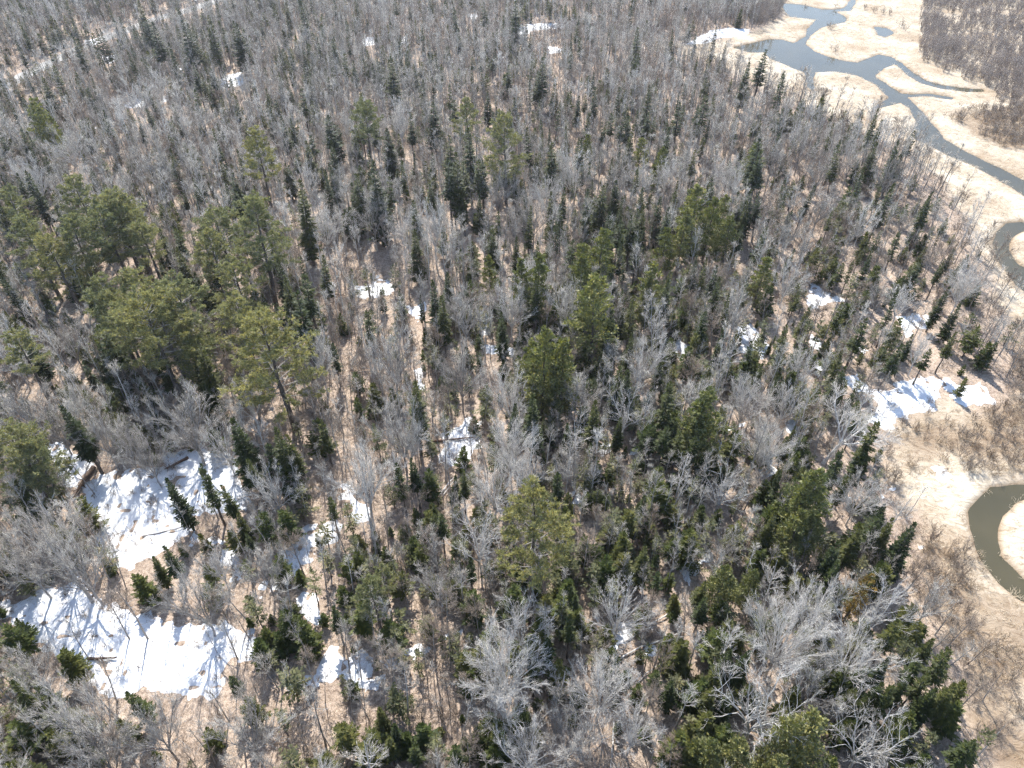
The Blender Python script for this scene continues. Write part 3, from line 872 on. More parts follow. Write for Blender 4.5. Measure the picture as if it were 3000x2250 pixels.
PIN = conifer_parts(pine_shape, 'pine', [(301, 18, 4.2, .40, .15), (302, 18, 3.6, .48, .25), (303, 18, 4.6, .34, .2), (304, 18, 3.3, .55, .3), (305, 18, 5.0, .46, .25)])
CED = conifer_parts(cedar_shape, 'cedar', [(401, 11, 2.3, .10, 3, 1.0), (402, 11, 2.8, .06, 4, 1.0), (403, 11, 1.9, .16, 2, 1.0), (404, 11, 2.5, .12, 5, 1.0)])
def slim_parts(bark, twig, specs):
    res = []
    for sp in specs:
        tr, fi = slender_tree(*sp)
        res.append([('trunk', tr, bark), ('crown', fi, twig)])
    return res
SLIM = slim_parts('bark_grey', 'twig_grey', [(501, 12, 1.6, .42, 13), (502, 12, 1.2, .55, 10), (503, 12, 2.0, .36, 14), (504, 12, 1.4, .48, 12), (505, 12, 1.8, .50, 13), (506, 12, 1.0, .60, 9), (507, 12, 2.3, .38, 14)])
BROWN = slim_parts('bark_grey', 'twig_brown', [(551, 8, 1.9, .22, 14, 1.0, 6, 5), (552, 8, 1.6, .30, 12, 1.0, 6, 5), (553, 8, 2.2, .2, 15, 1.0, 6, 5)])
POLE = slim_parts('bark_grey', 'twig_grey', [(571, 9, .55, .55, 7, .8, 4, 4, .03), (572, 9, .7, .5, 8, .8, 4, 4, .04), (573, 9, .45, .65, 6, .75, 4, 4, .03)])
SHR = [[('stems', shrub_shape(601 + k, 2.6, n, s), 'twig_brown')] for k, (n, s) in enumerate(((12, .8), (16, .65), (9, .95), (14, .8)))]
SHT = [[('stems', shrub_shape(651 + k, 1.6, n, s, 4, 3), 'twig_tan')] for k, (n, s) in enumerate(((14, 1.1), (10, 1.2), (18, 1.0)))]
ALD = [[('stems', shrub_shape(701 + k, 4.6, n, s, 8, 5, 1.25), 'twig_alder')] for k, (n, s) in enumerate(((14, .5), (18, .6), (11, .45)))]
SLIM += slim_parts('bark_pale', 'twig_pale', [(521, 12, 1.5, .46, 12), (522, 12, 1.1, .56, 10), (523, 12, 1.9, .42, 13)])
REF.update(scrub=5., spruce=10., fir=4., pine=18., cedar=11., slim=12., brown=8., pole=9., shrub=2.6, sht=1.6, alder=4.6)
STOCK = {k: stock(k, v) for k, v in dict(spruce=SPR, fir=FIR, scrub=SCRUB, pine=PIN, cedar=CED, slim=SLIM, brown=BROWN, shrub=SHR, alder=ALD).items()}
goldcr = conifer_parts(cedar_shape, 'gold', [(409, 11, 2.2, .16, 3, .55)])
STOCK['gold'] = stock('gold', goldcr); REF['gold'] = 11.
def spread_stock(bark, twig, specs):
    out = []
    for i, sp in enumerate(specs):
        tr, limbs = spreading_tree(*sp)
        V = np.vstack([v for a, b in limbs for v in b.v]); c = V.mean(0)
        out.append({'c': c, 'r': float(np.percentile(np.hypot(V[:, 0] - c[0], V[:, 1] - c[1]), 88)), 'trunk': tr.mesh('spreading_trunk', [M[bark]]), 'limbs': [(a.mesh('spreading_limb', [M[bark]]), b.mesh('spreading_twigs', [M[twig]])) for a, b in limbs]})
    return out
PALE = spread_stock('bark_pale', 'twig_pale', [(801, 10, 3.6, 13, .26, .05, .08, 7, 5), (802, 10, 3.9, 7, .22, .02, .28, 5, 4), (803, 10, 3.0, 7, .34, .08, .14, 6, 5), (804, 10, 4.2, 11, .25, .03, .12, 6, 5)])
GREY = spread_stock('bark_grey', 'twig_grey', [(821, 10, 4.0, 8, .24, .06, .12, 7, 5), (822, 10, 3.4, 7, .30, .09, .12, 7, 5)])
BIRCH = spread_stock('bark_birch', 'twig_pale', [(841, 10, 3.4, 5, .36, .04, .20, 7, 5)])
REF.update(pale=10., grey=10., birch=10.)
print('shapes done')

# ------------------------------------------------------------------ things
THINGS = []     # (object, kind words, category, group, x, y, height)
def thing(name, x, y, z, rz, sc, tilt=(0, 0)):
    o = bpy.data.objects.new(name, None); COL.objects.link(o)
    o.empty_display_size = .5
    o.location = (x, y, z); o.rotation_euler = (tilt[0], tilt[1], rz)
    o.scale = sc if isinstance(sc, tuple) else (sc, sc, sc)
    return o

def place_parts(root, parts):
    for nm, me in parts:
        c = bpy.data.objects.new(nm, me); COL.objects.link(c); c.parent = root

gz1 = lambda x, y: float(ground_z(np.array([x]), np.array([y]))[0])

def tree(name, kind, x, y, h, z=None, wide=1.0, shape=None, look='', cat='tree', group='', lean=.02, az=None):
    st = STOCK[kind]; i = random.randrange(len(st)) if shape is None else shape % len(st)
    s = h / REF[kind]; wv = wide * s ** .0 if False else wide
    tilt = (random.gauss(0, lean), random.gauss(0, lean))
    sx = s * wv
    o = thing(name, x, y, (gz1(x, y) if z is None else z) - .02, random.uniform(0, 6.283) if az is None else az, (sx, sx, s), tilt)
    place_parts(o, st[i]['parts'])
    THINGS.append((o, look, cat, group, x, y, h))
    return o

def spread(name, stockl, x, y, h, r=None, shape=0, look='', group='', lean=.04, az=None, tilt=None):
    st = stockl[shape % len(stockl)]; s = h / 10.
    o = thing(name, x, y, gz1(x, y) - .02, random.uniform(0, 6.283) if az is None else az, (s * (r or 1), s * (r or 1), s), tilt or (random.gauss(0, lean), random.gauss(0, lean)))
    c = bpy.data.objects.new('trunk', st['trunk']); COL.objects.link(c); c.parent = o
    for lb, tw in st['limbs']:
        a = bpy.data.objects.new('limb', lb); COL.objects.link(a); a.parent = o
        b = bpy.data.objects.new('twigs', tw); COL.objects.link(b); b.parent = a; b['kind'] = 'stuff'
    THINGS.append((o, look, 'tree', group, x, y, h))
    return o

def items(spec):
    """'A 885,0,15 935,95,14 B ...' -> (u, v, numbers...)"""
    t = None
    for w_ in spec.split():
        if w_ in TILES: t = w_
        else:
            a = [float(q) for q in w_.split(',')]
            yield (*tp(t, a[0], a[1]), *a[2:])

def base_of_tip(u, v, h):
    x, y = ground_pt(u, v, h)
    return float(x), float(y)

SPRUCE = '''A 885,0,15 935,95,14 985,140,15 775,105,8 745,155,7 620,190,13 600,210,11 480,240,13 865,185,10 920,215,8 1185,120,17 1230,145,15 1345,90,17 1350,180,14 1300,190,9 1320,200,8 1440,190,10 1505,130,15 1530,140,15 1955,0,15 1770,15,9 1850,20,9 1690,150,8 1655,190,7 1885,350,8 1860,120,9 340,430,14 265,500,13 110,580,6 1250,410,12 1310,480,10 1345,520,10 1365,440,9 1735,570,10 1780,640,8 1945,570,12 1860,560,8 1630,520,8 2125,740,14 2160,800,10 2185,810,9 2015,870,9 1990,910,11 1915,1000,8 1845,1060,8 1870,1070,8 1430,1050,8 1505,1130,10 1500,1185,11 1460,1190,10 1915,1160,17 145,1105,13 225,1220,10 580,1090,7 1185,1255,6 1010,1570,8 1390,1400,8
B 925,20,12 1130,0,15 735,55,12 575,40,6 440,45,7 865,190,9 1350,15,7 1880,30,11 1930,180,15 685,335,5 315,370,15 75,390,10 975,355,8 995,365,6 1090,335,4 645,420,5 1310,375,14 1265,460,10 1080,430,10 945,600,9 590,660,12 720,655,10 505,410,7 850,370,7 1535,620,9 1585,600,8 1745,735,10 1865,755,9 1860,690,6 1925,710,8 1965,700,8 1985,730,9 2030,760,9 2110,640,9 2200,660,12 440,730,12 125,770,9 215,785,10 300,830,12 370,870,9 205,1050,17 100,1115,12 75,1175,12 300,1140,12 360,1095,6 400,1035,8 680,885,13 830,840,16 755,990,16 690,1030,15 720,1060,13 800,1060,12 890,1030,13 915,1040,12 580,1195,8 790,1260,9 890,1265,9 470,1490,11 990,1490,10 950,1540,9 1135,1540,9 1375,925,13 1270,1000,8 1700,1315,8 1785,1165,10 1810,1340,8 1925,1350,12 1890,1400,11 1270,1560,8 1060,1050,9 1750,1500,10
C 530,320,15 425,400,13 665,450,14 395,500,9 155,600,14 100,680,9 135,880,7 385,960,5 510,900,14 520,980,13 80,970,10 10,680,8 310,1040,7 730,1190,6 865,1180,4 1290,1200,8 1415,1490,9 1600,1270,6 1575,1600,6 1165,1610,5 880,720,5 450,1230,11 420,1300,10 385,1450,9 570,1600,5
D 1800,10,13 1840,150,12 1970,115,14 1910,235,16 1790,310,8 150,510,11 680,460,13 640,580,10 545,690,8 360,840,7 420,980,12 470,1030,9 690,840,8 1330,820,9 1250,540,14 1260,690,9 1525,1045,13 1755,1200,10 1790,1120,13 1880,1150,11 1615,1310,9 1090,1420,10 1290,1345,11 1450,1475,9 1040,40,7 2075,1045,9 90,1450,9 200,1540,8 230,1560,7 2150,570,8 2130,1570,7 1380,20,10
E 255,215,5 160,345,10 680,150,7 650,245,12 1045,350,10 460,820,13 890,620,6 1240,900,12 1110,960,9 1305,1040,7 1265,1105,9 1475,1095,8 1655,930,11 1805,1050,7 730,1415,6 785,1390,8 1410,1410,9 1310,1270,4 605,1600,5 1975,1570,7 1745,440,9 1755,345,11 1820,330,8 1880,490,9 1890,270,11 1870,740,10 1800,700,9 1775,820,7 1650,790,7 1605,780,6 2145,800,12 2095,1110,9 2165,1100,8 2195,1140,9 2010,1180,5 1370,430,4 1165,810,6 1580,590,7 370,1330,10 470,1310,9 2070,690,7
F 145,350,10 250,510,8 290,400,8 345,490,6 455,540,9 515,690,8 685,440,12 640,760,8 700,740,7 1190,395,11 1040,600,9 1050,700,9 1410,560,9 1500,500,8 820,310,7 1540,20,9 1490,60,8 1700,20,8 1040,30,7 1110,20,7 1720,190,9 1800,300,8 1780,480,8 2050,550,6 1610,590,7 1270,1050,13 1160,1000,7 1230,1200,10 1040,1250,10 1130,860,7 950,1380,9 1060,1420,8 740,1100,6 690,1170,6 640,1400,8 660,1500,7 700,1590,8 1320,1600,7 80,1180,9 170,1260,8 30,1250,7 270,1340,6 325,1350,6 220,50,10 740,240,6
G 1060,230,8 980,290,6 1530,0,6 1600,130,5 60,1100,9 830,1150,8 1500,1060,6 2160,620,7 150,1600,7
H 595,10,7 645,20,7 715,300,6 835,290,7 1355,800,8 1250,970,7 1970,230,8 2060,390,7 1490,680,8 1520,540,6 1790,980,6 1850,1010,6 2050,1010,6 2145,1090,6 240,1280,6 330,1390,6 300,1470,6 470,1520,6 740,1520,7
I 1515,55,11 1380,30,9 1300,0,9 1165,100,9 1010,190,10 1030,320,9 1300,330,7 1430,680,10 1330,940,8 1640,800,8 1760,890,10 1540,950,7 1400,1120,9 1300,1110,8 1760,1110,9 1650,1130,8 130,440,7 150,560,7 310,670,6 390,760,6 410,890,9 300,880,8 240,1000,8 310,1150,7 190,1120,7 1900,1480,8 600,0,9 1140,1130,7 1480,1040,8 1590,1030,8 1230,1180,7'''
YOUNG = '''G 1700,740,4 30,740,6 240,1130,5 1340,1400,4 320,1420,5 60,1370,6 1850,640,6 1950,720,6 2090,1590,5 880,410,5 1330,350,5 390,900,6 430,940,5 870,1200,5
H 530,60,4 500,230,5 850,510,6 970,760,5 1650,220,5 1835,140,6 1960,0,5 1470,450,6 1545,640,5 1720,740,4 215,1430,5 420,1440,4 530,1390,5 880,1420,5 960,1320,5 1020,1370,6 1085,1370,5 1180,1320,5 1160,1230,4 1410,960,5 1740,890,4 1340,530,5 830,1050,4 1580,160,6
I 180,1310,6 300,1380,6 90,1490,6 1450,1400,5 1500,1300,6 60,1400,5 900,740,6 1200,1000,6 1060,1000,6
F 1850,780,4 1920,450,6 2000,560,5 C 1100,790,6 780,640,6 1180,1370,6 620,1490,6 1130,820,5 A 1590,1270,6'''
PINES = '''A 1640,850,18,1 480,1150,17,0 690,1230,18,2 790,1290,16,3 640,1330,17,4 410,1420,16,1 130,1410,16,0 290,1520,15,2 900,1430,15,3 1380,1360,15,4 1610,1290,20,0 1340,1500,15,1 20,1200,14,3
B 145,650,16,4 820,650,16,1 1065,740,19,2
D 840,120,17,0 640,160,15,1 890,250,19,4 1110,150,18,2 760,330,16,3 1020,320,16,1 680,260,14,0 1500,20,15,2 1530,280,16,1 1700,370,20,2 60,490,14,3 60,1120,14,4 180,1220,12,0 190,1390,9,2 E 1255,1560,21,1 H 180,430,10,1 260,350,9,3'''
CEDARS = '''A 200,660,14 255,710,13 330,760,10 30,1250,11 B 1950,900,9 2080,960,10 1680,1490,14 1560,1590,12 2110,1480,10 1600,880,9 C 120,1210,15 210,1280,13 30,1350,13 290,1270,11 330,1400,10 480,930,11
E 1320,470,16 1440,570,14 1250,560,12 1660,150,16 1590,220,12 1270,0,14 1180,30,12 1570,0,12 2040,50,13 1990,160,10 960,10,9 1640,120,12 F 150,900,13 170,710,8 890,1400,13 830,1480,12 540,10,10 870,850,8 110,980,11 I 290,360,8 480,390,7 850,1290,11 740,1380,10 640,1600,8 400,1480,8 230,1520,8 880,20,10 780,10,10 G 1250,1900,7 E 1400,620,12 D 1240,560,11'''

GROUPS = {'spruce': 'dark pointed spruces standing in the woods', 'fir': 'young green firs in the undergrowth', 'pine': 'tall yellow-green pines above the canopy',
          'cedar': 'broad dense cedars', 'pale': 'pale-barked leafless trees', 'slim': 'slender grey leafless hardwoods', 'shrub': 'bare brown shrubs', 'brown': 'bushy brown-grey leafless trees'}
OCC = []      # occupied spots
for u, v, h in items(SPRUCE):
    x, y = base_of_tip(u, v, h)
    tree('spruce_tree', 'spruce', x, y, h, wide=random.uniform(.9, 1.2) * (1.25 if h < 8 else 1.12) * (1.25 if math.hypot(x, y) > 130 else 1.0), look='spruce', group=GROUPS['spruce']); OCC.append((x, y, 1.2))
for u, v, h in items(YOUNG):
    x, y = base_of_tip(u, v, h)
    tree('young_fir', 'fir', x, y, h, wide=random.uniform(.9, 1.2), look='fir', group=GROUPS['fir']); OCC.append((x, y, .9))
for u, v, h, s in items(PINES):
    x, y = base_of_tip(u, v, h)
    tree('pine_tree', 'pine', x, y, h, shape=int(s), wide=random.uniform(.95, 1.1) * (1.25 if u < 1000 and v > 400 else 1.0), look='pine', group=GROUPS['pine']); OCC.append((x, y, 1.5))
for u, v, h in items(CEDARS):
    x, y = base_of_tip(u, v, h)
    tree('cedar_tree', 'cedar', x, y, h, wide=random.uniform(.9, 1.15), look='cedar', group=GROUPS['cedar']); OCC.append((x, y, 1.8))
x, y = base_of_tip(*tp('I', 1210, 410), 8); tree('cedar_tree', 'gold', x, y, 8, look='golden', group=GROUPS['cedar'], shape=0)
x, y = base_of_tip(*tp('I', 1140, 540), 6); tree('cedar_tree', 'gold', x, y, 6, look='golden', group=GROUPS['cedar'], shape=0)

# big leafless trees: crown centre, crown radius (tile pixels), kind
CROWNS = '''I 680,780,240,p0,11 520,1230,270,p1,12 870,560,180,p2,10 1120,850,185,p3,10 1330,560,150,p1,9 1230,1450,220,p1,10 860,1080,120,g1,8 250,230,90,g0,7 1640,560,110,g1,7
H 900,150,170,p1,10 1170,690,140,p1,9 1050,1000,85,p0,11 1050,1220,80,p2,9 1700,1120,90,p0,9 1490,1450,95,g0,8 1620,1370,65,p1,7 1200,1540,110,p3,8 1900,1400,120,p2,8 1820,640,110,p3,8 620,440,90,g1,8
G 300,180,230,g0,11 480,300,200,g0,11 120,300,160,g1,10 1250,560,180,g0,10 1700,350,150,g1,8 560,1350,220,g0,11 1000,1400,150,g1,9 1600,1400,160,g0,9 150,1000,140,g1,8 1400,330,110,p2,7 600,1560,160,g0,9
D 1200,1050,240,g0,12 1600,900,100,p2,9 470,930,75,p2,8 1450,1200,110,p3,8 430,520,100,g1,9 60,600,120,p3,10 2060,620,110,p2,10 800,1200,150,g1,9 950,1280,140,g0,8 150,960,180,g1,9 330,1070,150,g0,9 640,1130,140,g1,9 1750,1480,110,p3,8
E 390,1080,190,g0,12 430,1180,120,p2,9 1200,1400,140,p2,9 1280,200,85,p1,10 1460,860,65,p1,7 1100,880,110,p3,9 1480,280,110,p2,11 1980,650,115,p3,9 150,1420,90,p2,11 330,620,90,g1,11 1240,140,60,p0,9 1560,860,90,g1,8 770,720,110,g1,10 1090,1210,100,p0,9 1000,1480,120,p3,9 1840,960,100,p1,9 1500,1350,130,g1,8 800,330,120,g1,11 1100,300,110,p3,9 1700,300,90,g1,9
F 1430,270,95,p2,8 1850,150,115,p0,9 680,930,85,p2,8 540,1220,120,p0,8 280,1470,140,p1,9 1150,1530,105,p3,8 1550,580,80,p2,7 400,940,110,p1,8 330,320,90,g0,8 420,880,80,p3,7 780,690,80,p2,8 540,900,70,p1,7 1280,230,80,g0,7 700,130,90,p3,8
C 900,1080,100,g0,9 780,930,90,g1,9 1100,1000,110,g0,10 1180,1420,100,p3,8 700,1480,110,g0,8 260,1110,100,p3,9 600,980,90,g1,9 1450,1420,80,g0,7 900,1330,110,g1,8 330,1180,80,p2,9 1330,1130,90,g0,8
B 380,760,80,p2,11 900,1180,70,p1,9 1020,1220,90,g0,10 600,1420,110,p2,12 420,1460,90,p3,10 1250,1380,120,g0,10 1500,1080,110,p3,10 1680,1000,90,g1,10 1950,1150,100,p2,9 1330,1240,80,p3,9 2110,1120,90,p2,9 200,1350,90,g1,11
A 880,620,100,p3,11 1980,1140,90,p2,10 1880,740,60,p2,9 2080,1430,90,p3,10 700,680,100,g0,10 430,940,110,p3,10 1050,1080,90,g1,10 200,1120,110,p3,10 1020,540,60,p2,10'''
t_ = None
n_sp = 0
for w_ in CROWNS.split():
    if w_ in TILES: t_ = w_; continue
    a = w_.split(',')
    u, v = tp(t_, float(a[0]), float(a[1])); h = float(a[4]); rad = float(a[2])
    kd = a[3][0]; ix = int(a[3][1]); stl = PALE if kd == 'p' else GREY; st_ = stl[ix % len(stl)]
    c_ = st_['c'] * h / 10; zc = c_[2]
    x, y = (float(q) for q in ground_pt(u, v, zc))
    d = to_px(x, y, zc)[2]; rm_ = rad / 2.212 * d / F
    rs = float(np.clip(rm_ / (st_['r'] * h / 10) * 1.0, .78, 1.6)); az_ = random.uniform(0, 6.283)
    x -= rs * (c_[0] * math.cos(az_) - c_[1] * math.sin(az_)); y -= rs * (c_[0] * math.sin(az_) + c_[1] * math.cos(az_))
    spread('pale_bare_tree' if kd == 'p' else 'spreading_bare_tree', stl, x, y, h, rs, ix, look='pale' if kd == 'p' else 'grey', group=GROUPS['pale'] if kd == 'p' else 'wide-crowned grey leafless trees', az=az_, lean=.01)
    OCC.append((x, y, 1.8)); n_sp += 1
# the white birch that leans over the snow bank
bx, by = (float(q) for q in ground_pt(*tp('F', 915, 1330)))
spread('white_birch', BIRCH, bx, by, 11, 1.15, 0, look='birch', group='', az=.6, tilt=(.10, .30)); OCC.append((bx, by, 2))

# ------------------------------------------------------------------ scattered trees
HARD = np.array([[1, 1, 1, 1, 1, 1, .8, .9, .9, .5, 0, 0], [1, 1, 1, 1, 1, 1, 1, 1, 1, .8, .5, 0], [1, 1, .9, 1, 1, .9, 1, 1, 1, 1, .8, .2],
  [.7, .6, .7, .9, .8, .8, .9, .8, .9, .9, .8, .3], [.8, .8, .6, .6, .7, .8, .7, .7, .6, .6, .6, .2], [1, 1, .7, .6, .8, .7, .8, .8, .7, .6, .2, 0],
  [1, .6, .9, .9, .9, .8, .8, .9, .9, .5, .1, 0], [.9, .4, .8, 1, 1, .9, .7, .8, .8, .6, .2, .1], [1, 1, 1, 1.1, 1.1, 1, .9, 1, .8, .6, .3, .2]])
CONI = np.array([[.3, .4, .3, .3, .2, .2, .2, .1, .1, 0, 0, 0], [.5, .3, .3, .3, .3, .3, .3, .3, .2, .2, 0, 0], [.6, .3, .3, .3, .3, .5, .4, .4, .5, .3, .2, 0],
  [.5, .5, .3, .3, .3, .5, 1, 1.1, 1.1, .8, .7, .1], [.8, .8, .6, .2, .4, .7, 1.2, 1.3, 1.3, 1.3, 1, 0], [.8, .5, .7, .3, .6, .8, 1, 1.1, 1.3, 1.4, 0, 0],
  [1., .3, .9, .8, .9, 1, 1, 1.1, 1.1, 2.0, .3, 0], [1, .2, .4, .9, 1, 1, 1.2, 1.1, 2.2, 2.4, 1.1, 0], [1.4, 1, .6, .4, .8, .7, 1, 1.2, 2.2, 2.5, 1.1, 0]])

def lookup(G, x, y):
    u, v, _ = to_px(x, y, 0)
    c = np.clip(u / 250 - .5, 0, 10.999); r_ = np.clip(v / 250 - .5, 0, 7.999)
    i = r_.astype(int); j = c.astype(int); fr = r_ - i; fc = c - j
    return (G[i, j] * (1 - fc) + G[i, j + 1] * fc) * (1 - fr) + (G[i + 1, j] * (1 - fc) + G[i + 1, j + 1] * fc) * fr

def candidates(cell, g, ymin=14, ymax=400, seed_keep=None):
    """jittered grid over the wedge of land the camera can see, with a margin"""
    pts = []
    yv = np.arange(ymin, ymax, cell)
    for yy in yv:
        hw = 32 + .76 * yy
        xs = np.arange(-hw, hw, cell)
        pts.append(np.stack([xs + g.uniform(-.5, .5, len(xs)) * cell, yy + g.uniform(-.5, .5, len(xs)) * cell], 1))
    return np.vstack(pts)

def in_snow(x, y):
    d = np.full(len(x), -1e9)
    for P in SNOWP.values():
        lo, hi = P.min(0), P.max(0)
        k = (x > lo[0]) & (x < hi[0]) & (y > lo[1]) & (y < hi[1])
        if k.any(): d[k] = np.maximum(d[k], sdf(P, x[k], y[k]))
    return d

for a in list(OCC):
    d_ = math.hypot(a[0], a[1])
    if a[2] >= 1.2 and d_ > 105:
        for sh, rr in ((2.2, 1.5), (4.6, 1.4), (7.5, 1.2)):
            OCC.append((a[0] * (1 - sh / d_), a[1] * (1 - sh / d_), rr))
occ = np.array(OCC)
def free_of(x, y, extra=0.0):
    ok = np.ones(len(x), bool)
    for a in range(0, len(occ), 64):
        o = occ[a:a + 64]
        ok &= ~(((x[:, None] - o[:, 0]) ** 2 + (y[:, None] - o[:, 1]) ** 2) < (o[:, 2] + extra) ** 2).any(1)
    return ok

def sample(G, cell, scale, seed, ymax=400, snow_keep=.12, patch=None, near=1.0):
    g = np.random.default_rng(seed)
    P = candidates(cell, g, ymax=ymax); x, y = P[:, 0], P[:, 1]
    p = lookup(G, x, y) * scale * np.where(y < 105, near, 1.0)
    if patch: p = p * np.clip(.35 + 1.3 * (fbm(x, y, patch, seed % 50, 2) * .9 + .5), 0, 2)
    p = np.where(in_snow(x, y) > .3, p * snow_keep, p)
    d = np.hypot(x, y)
    for sh in ((4, 9) if cell < 5 else ()):          # thinner growth between camera and snow, so the snow shows
        m_ = in_snow(x * (1 + sh / d), y * (1 + sh / d)) > 0; p = np.where(m_, p * .35, p)
    for sh in (14, 22):
        m_ = (in_snow(x * (1 + sh / d), y * (1 + sh / d)) > 0) & (d > 130); p = np.where(m_, p * .45, p)
    rd = sdf(ROAD, x, y, False); p = np.where(rd < 24, p * .7, p)
    k = (g.random(len(x)) < p) & (sdf(MARSH, x, y) < -.5) & (rd > 5.0) & free_of(x, y)
    return x[k], y[k], g

def pick_shape(kind, n_shapes, x, y, g):
    n = len(x); p = g.integers(0, n_shapes, n)
    if kind == 'slim':      # pale-barked trees stand together
        pale = g.random(n) < np.clip(.22 + .9 * fbm(x, y, 26, 33, 2), .02, .85)
        p = np.where(pale, 7 + g.integers(0, 3, n), g.integers(0, 7, n))
    return p

def scatter(name, x, y, h, kind, parts_list, label, cat, wide=None, seed=1, tilt=.05):
    g = np.random.default_rng(seed); n = len(x)
    col = COLS.get(kind)
    if col is None: col = COLS[kind] = stock_col(kind, parts_list)
    z = ground_z(x, y) - .03
    me = bpy.data.meshes.new(name)
    me.vertices.add(n); me.vertices.foreach_set('co', np.stack([x, y, z], 1).astype(np.float32).reshape(-1))
    s = h / REF[kind]; wd = s * (wide if wide is not None else g.uniform(.8, 1.25, n))
    def at(nm, typ, prop, arr, dt):
        a = me.attributes.new(nm, typ, 'POINT'); a.data.foreach_set(prop, arr.astype(dt).reshape(-1))
    at('turn', 'FLOAT_VECTOR', 'vector', np.stack([g.normal(0, tilt, n), g.normal(0, tilt, n), g.uniform(0, 6.283, n)], 1), np.float32)
    at('size', 'FLOAT_VECTOR', 'vector', np.stack([wd, wd, s], 1), np.float32)
    at('pick', 'INT', 'value', pick_shape(kind, len(parts_list), x, y, g), np.int32)
    o = link(name, me); o['kind'] = 'stuff'; o['label'] = label; o['category'] = cat
    ng = bpy.data.node_groups.new(name + '_scatter', 'GeometryNodeTree')
    ng.interface.new_socket('Geometry', in_out='INPUT', socket_type='NodeSocketGeometry')
    ng.interface.new_socket('Geometry', in_out='OUTPUT', socket_type='NodeSocketGeometry')
    gi = ng.nodes.new('NodeGroupInput'); go = ng.nodes.new('NodeGroupOutput')
    ci = ng.nodes.new('GeometryNodeCollectionInfo'); ci.inputs['Collection'].default_value = col
    ci.inputs['Separate Children'].default_value = True; ci.inputs['Reset Children'].default_value = True
    ip = ng.nodes.new('GeometryNodeInstanceOnPoints'); ip.inputs['Pick Instance'].default_value = True
    def na(nm, typ):
        q = ng.nodes.new('GeometryNodeInputNamedAttribute'); q.data_type = typ; q.inputs['Name'].default_value = nm
        return q.outputs['Attribute']
    er = ng.nodes.new('FunctionNodeEulerToRotation')
    L = ng.links.new
    L(gi.outputs[0], ip.inputs['Points']); L(ci.outputs[0], ip.inputs['Instance'])
    L(na('pick', 'INT'), ip.inputs['Instance Index']); L(na('turn', 'FLOAT_VECTOR'), er.inputs[0]); L(er.outputs[0], ip.inputs['Rotation'])
    L(na('size', 'FLOAT_VECTOR'), ip.inputs['Scale']); L(ip.outputs[0], go.inputs[0])
    md = o.modifiers.new('scatter', 'NODES'); md.node_group = ng
    return o
COLS = {}

def in_view(x, y, h):
    u, v, _ = to_px(x, y, h * .6)
    return (u > -20) & (u < 3020) & (v > -20) & (v < 2270)

def split_scatter(name, kind, parts_list, x, y, h, n_own, look, cat, group, label, stuff_name, seed, wide=None):
    """the largest in view become trees of their own, the rest one scattered mass"""
    u, v, d = to_px(x, y, h * .5)
    size = np.where(in_view(x, y, h), h / d, 0)
    order = np.argsort(-size); own = order[:n_own]; own = own[size[own] > 0]
    rest = np.setdiff1d(np.arange(len(x)), own)
    zz = ground_z(x[own], y[own]); sh = pick_shape(kind, len(parts_list), x[own], y[own], np.random.default_rng(seed + 5))
    for k, i in enumerate(own):
        tree(name, kind, float(x[i]), float(y[i]), float(h[i]), z=float(zz[k]), shape=int(sh[k]), wide=random.uniform(.8, 1.2) * (wide or 1), look='slim_pale' if kind == 'slim' and sh[k] > 6 else look, cat=cat, group=group, lean=.045)
    if len(rest): scatter(stuff_name, x[rest], y[rest], h[rest], kind, parts_list, label, cat, seed=seed)

# slender grey hardwoods
x, y, g_ = sample(HARD, 2.7, .68, 71, patch=22)
h = (6.2 + 6.0 * g_.random(len(x)) ** 1.4) * (1 + .22 * fbm(x, y, 34, 44, 2)) * np.where(y < 60, .88, 1.0)
print('slim', len(x))
split_scatter('slender_bare_tree', 'slim', SLIM, x, y, h, 295, 'slim', 'tree', GROUPS['slim'], 'dense grey leafless hardwood forest beyond the nearer trees', 'bare_forest', 72)
# bushier brownish trees between them
x, y, g_ = sample(HARD, 3.6, .38, 75, patch=18, near=1.8)
h = g_.uniform(4.5, 9.0, len(x))
print('brown', len(x))
split_scatter('bushy_bare_tree', 'brown', BROWN, x, y, h, 200, 'brown', 'tree', GROUPS['brown'], 'brown-grey bushy trees filling the far woods', 'bushy_forest', 76)
# thin poles
x, y, g_ = sample(HARD, 2.1, .48, 81, snow_keep=.22, near=1.5)
h = g_.uniform(4.5, 10., len(x))
print('pole', len(x))
scatter('sapling_poles', x, y, h, 'pole', POLE, 'thin grey sapling poles all through the woods', 'saplings', seed=82, tilt=.07)
# low brush
x, y, g_ = sample(HARD, 1.8, .5, 85, snow_keep=.09, patch=12, near=1.7)
h = g_.uniform(1.3, 3.4, len(x))
print('brush', len(x))
split_scatter('bare_shrub', 'shrub', SHR, x, y, h, 150, 'shrub', 'shrub', GROUPS['shrub'], 'low brown brush under the trees', 'forest_brush', 86)
# spruces of the far woods and young firs
x, y, g_ = sample(CONI, 4.4, 1.0, 91, patch=25)
k = y > 88; x, y = x[k], y[k]
h = g_.uniform(6.0, 12.5, len(x)) 
print('far spruce', len(x))
scatter('far_spruces', x, y, h, 'spruce', SPR, 'small dark spruces mixed through the hardwoods', 'spruces', seed=92)
x, y, g_ = sample(CONI, 2.4, .72, 95, patch=14)
h = 1.5 + 5.2 * g_.random(len(x)) ** 1.6
print('fir', len(x))
split_scatter('young_fir', 'fir', FIR, x, y, h, 240, 'fir', 'fir', GROUPS['fir'], 'young firs in the undergrowth of the far woods', 'fir_undergrowth', 96)

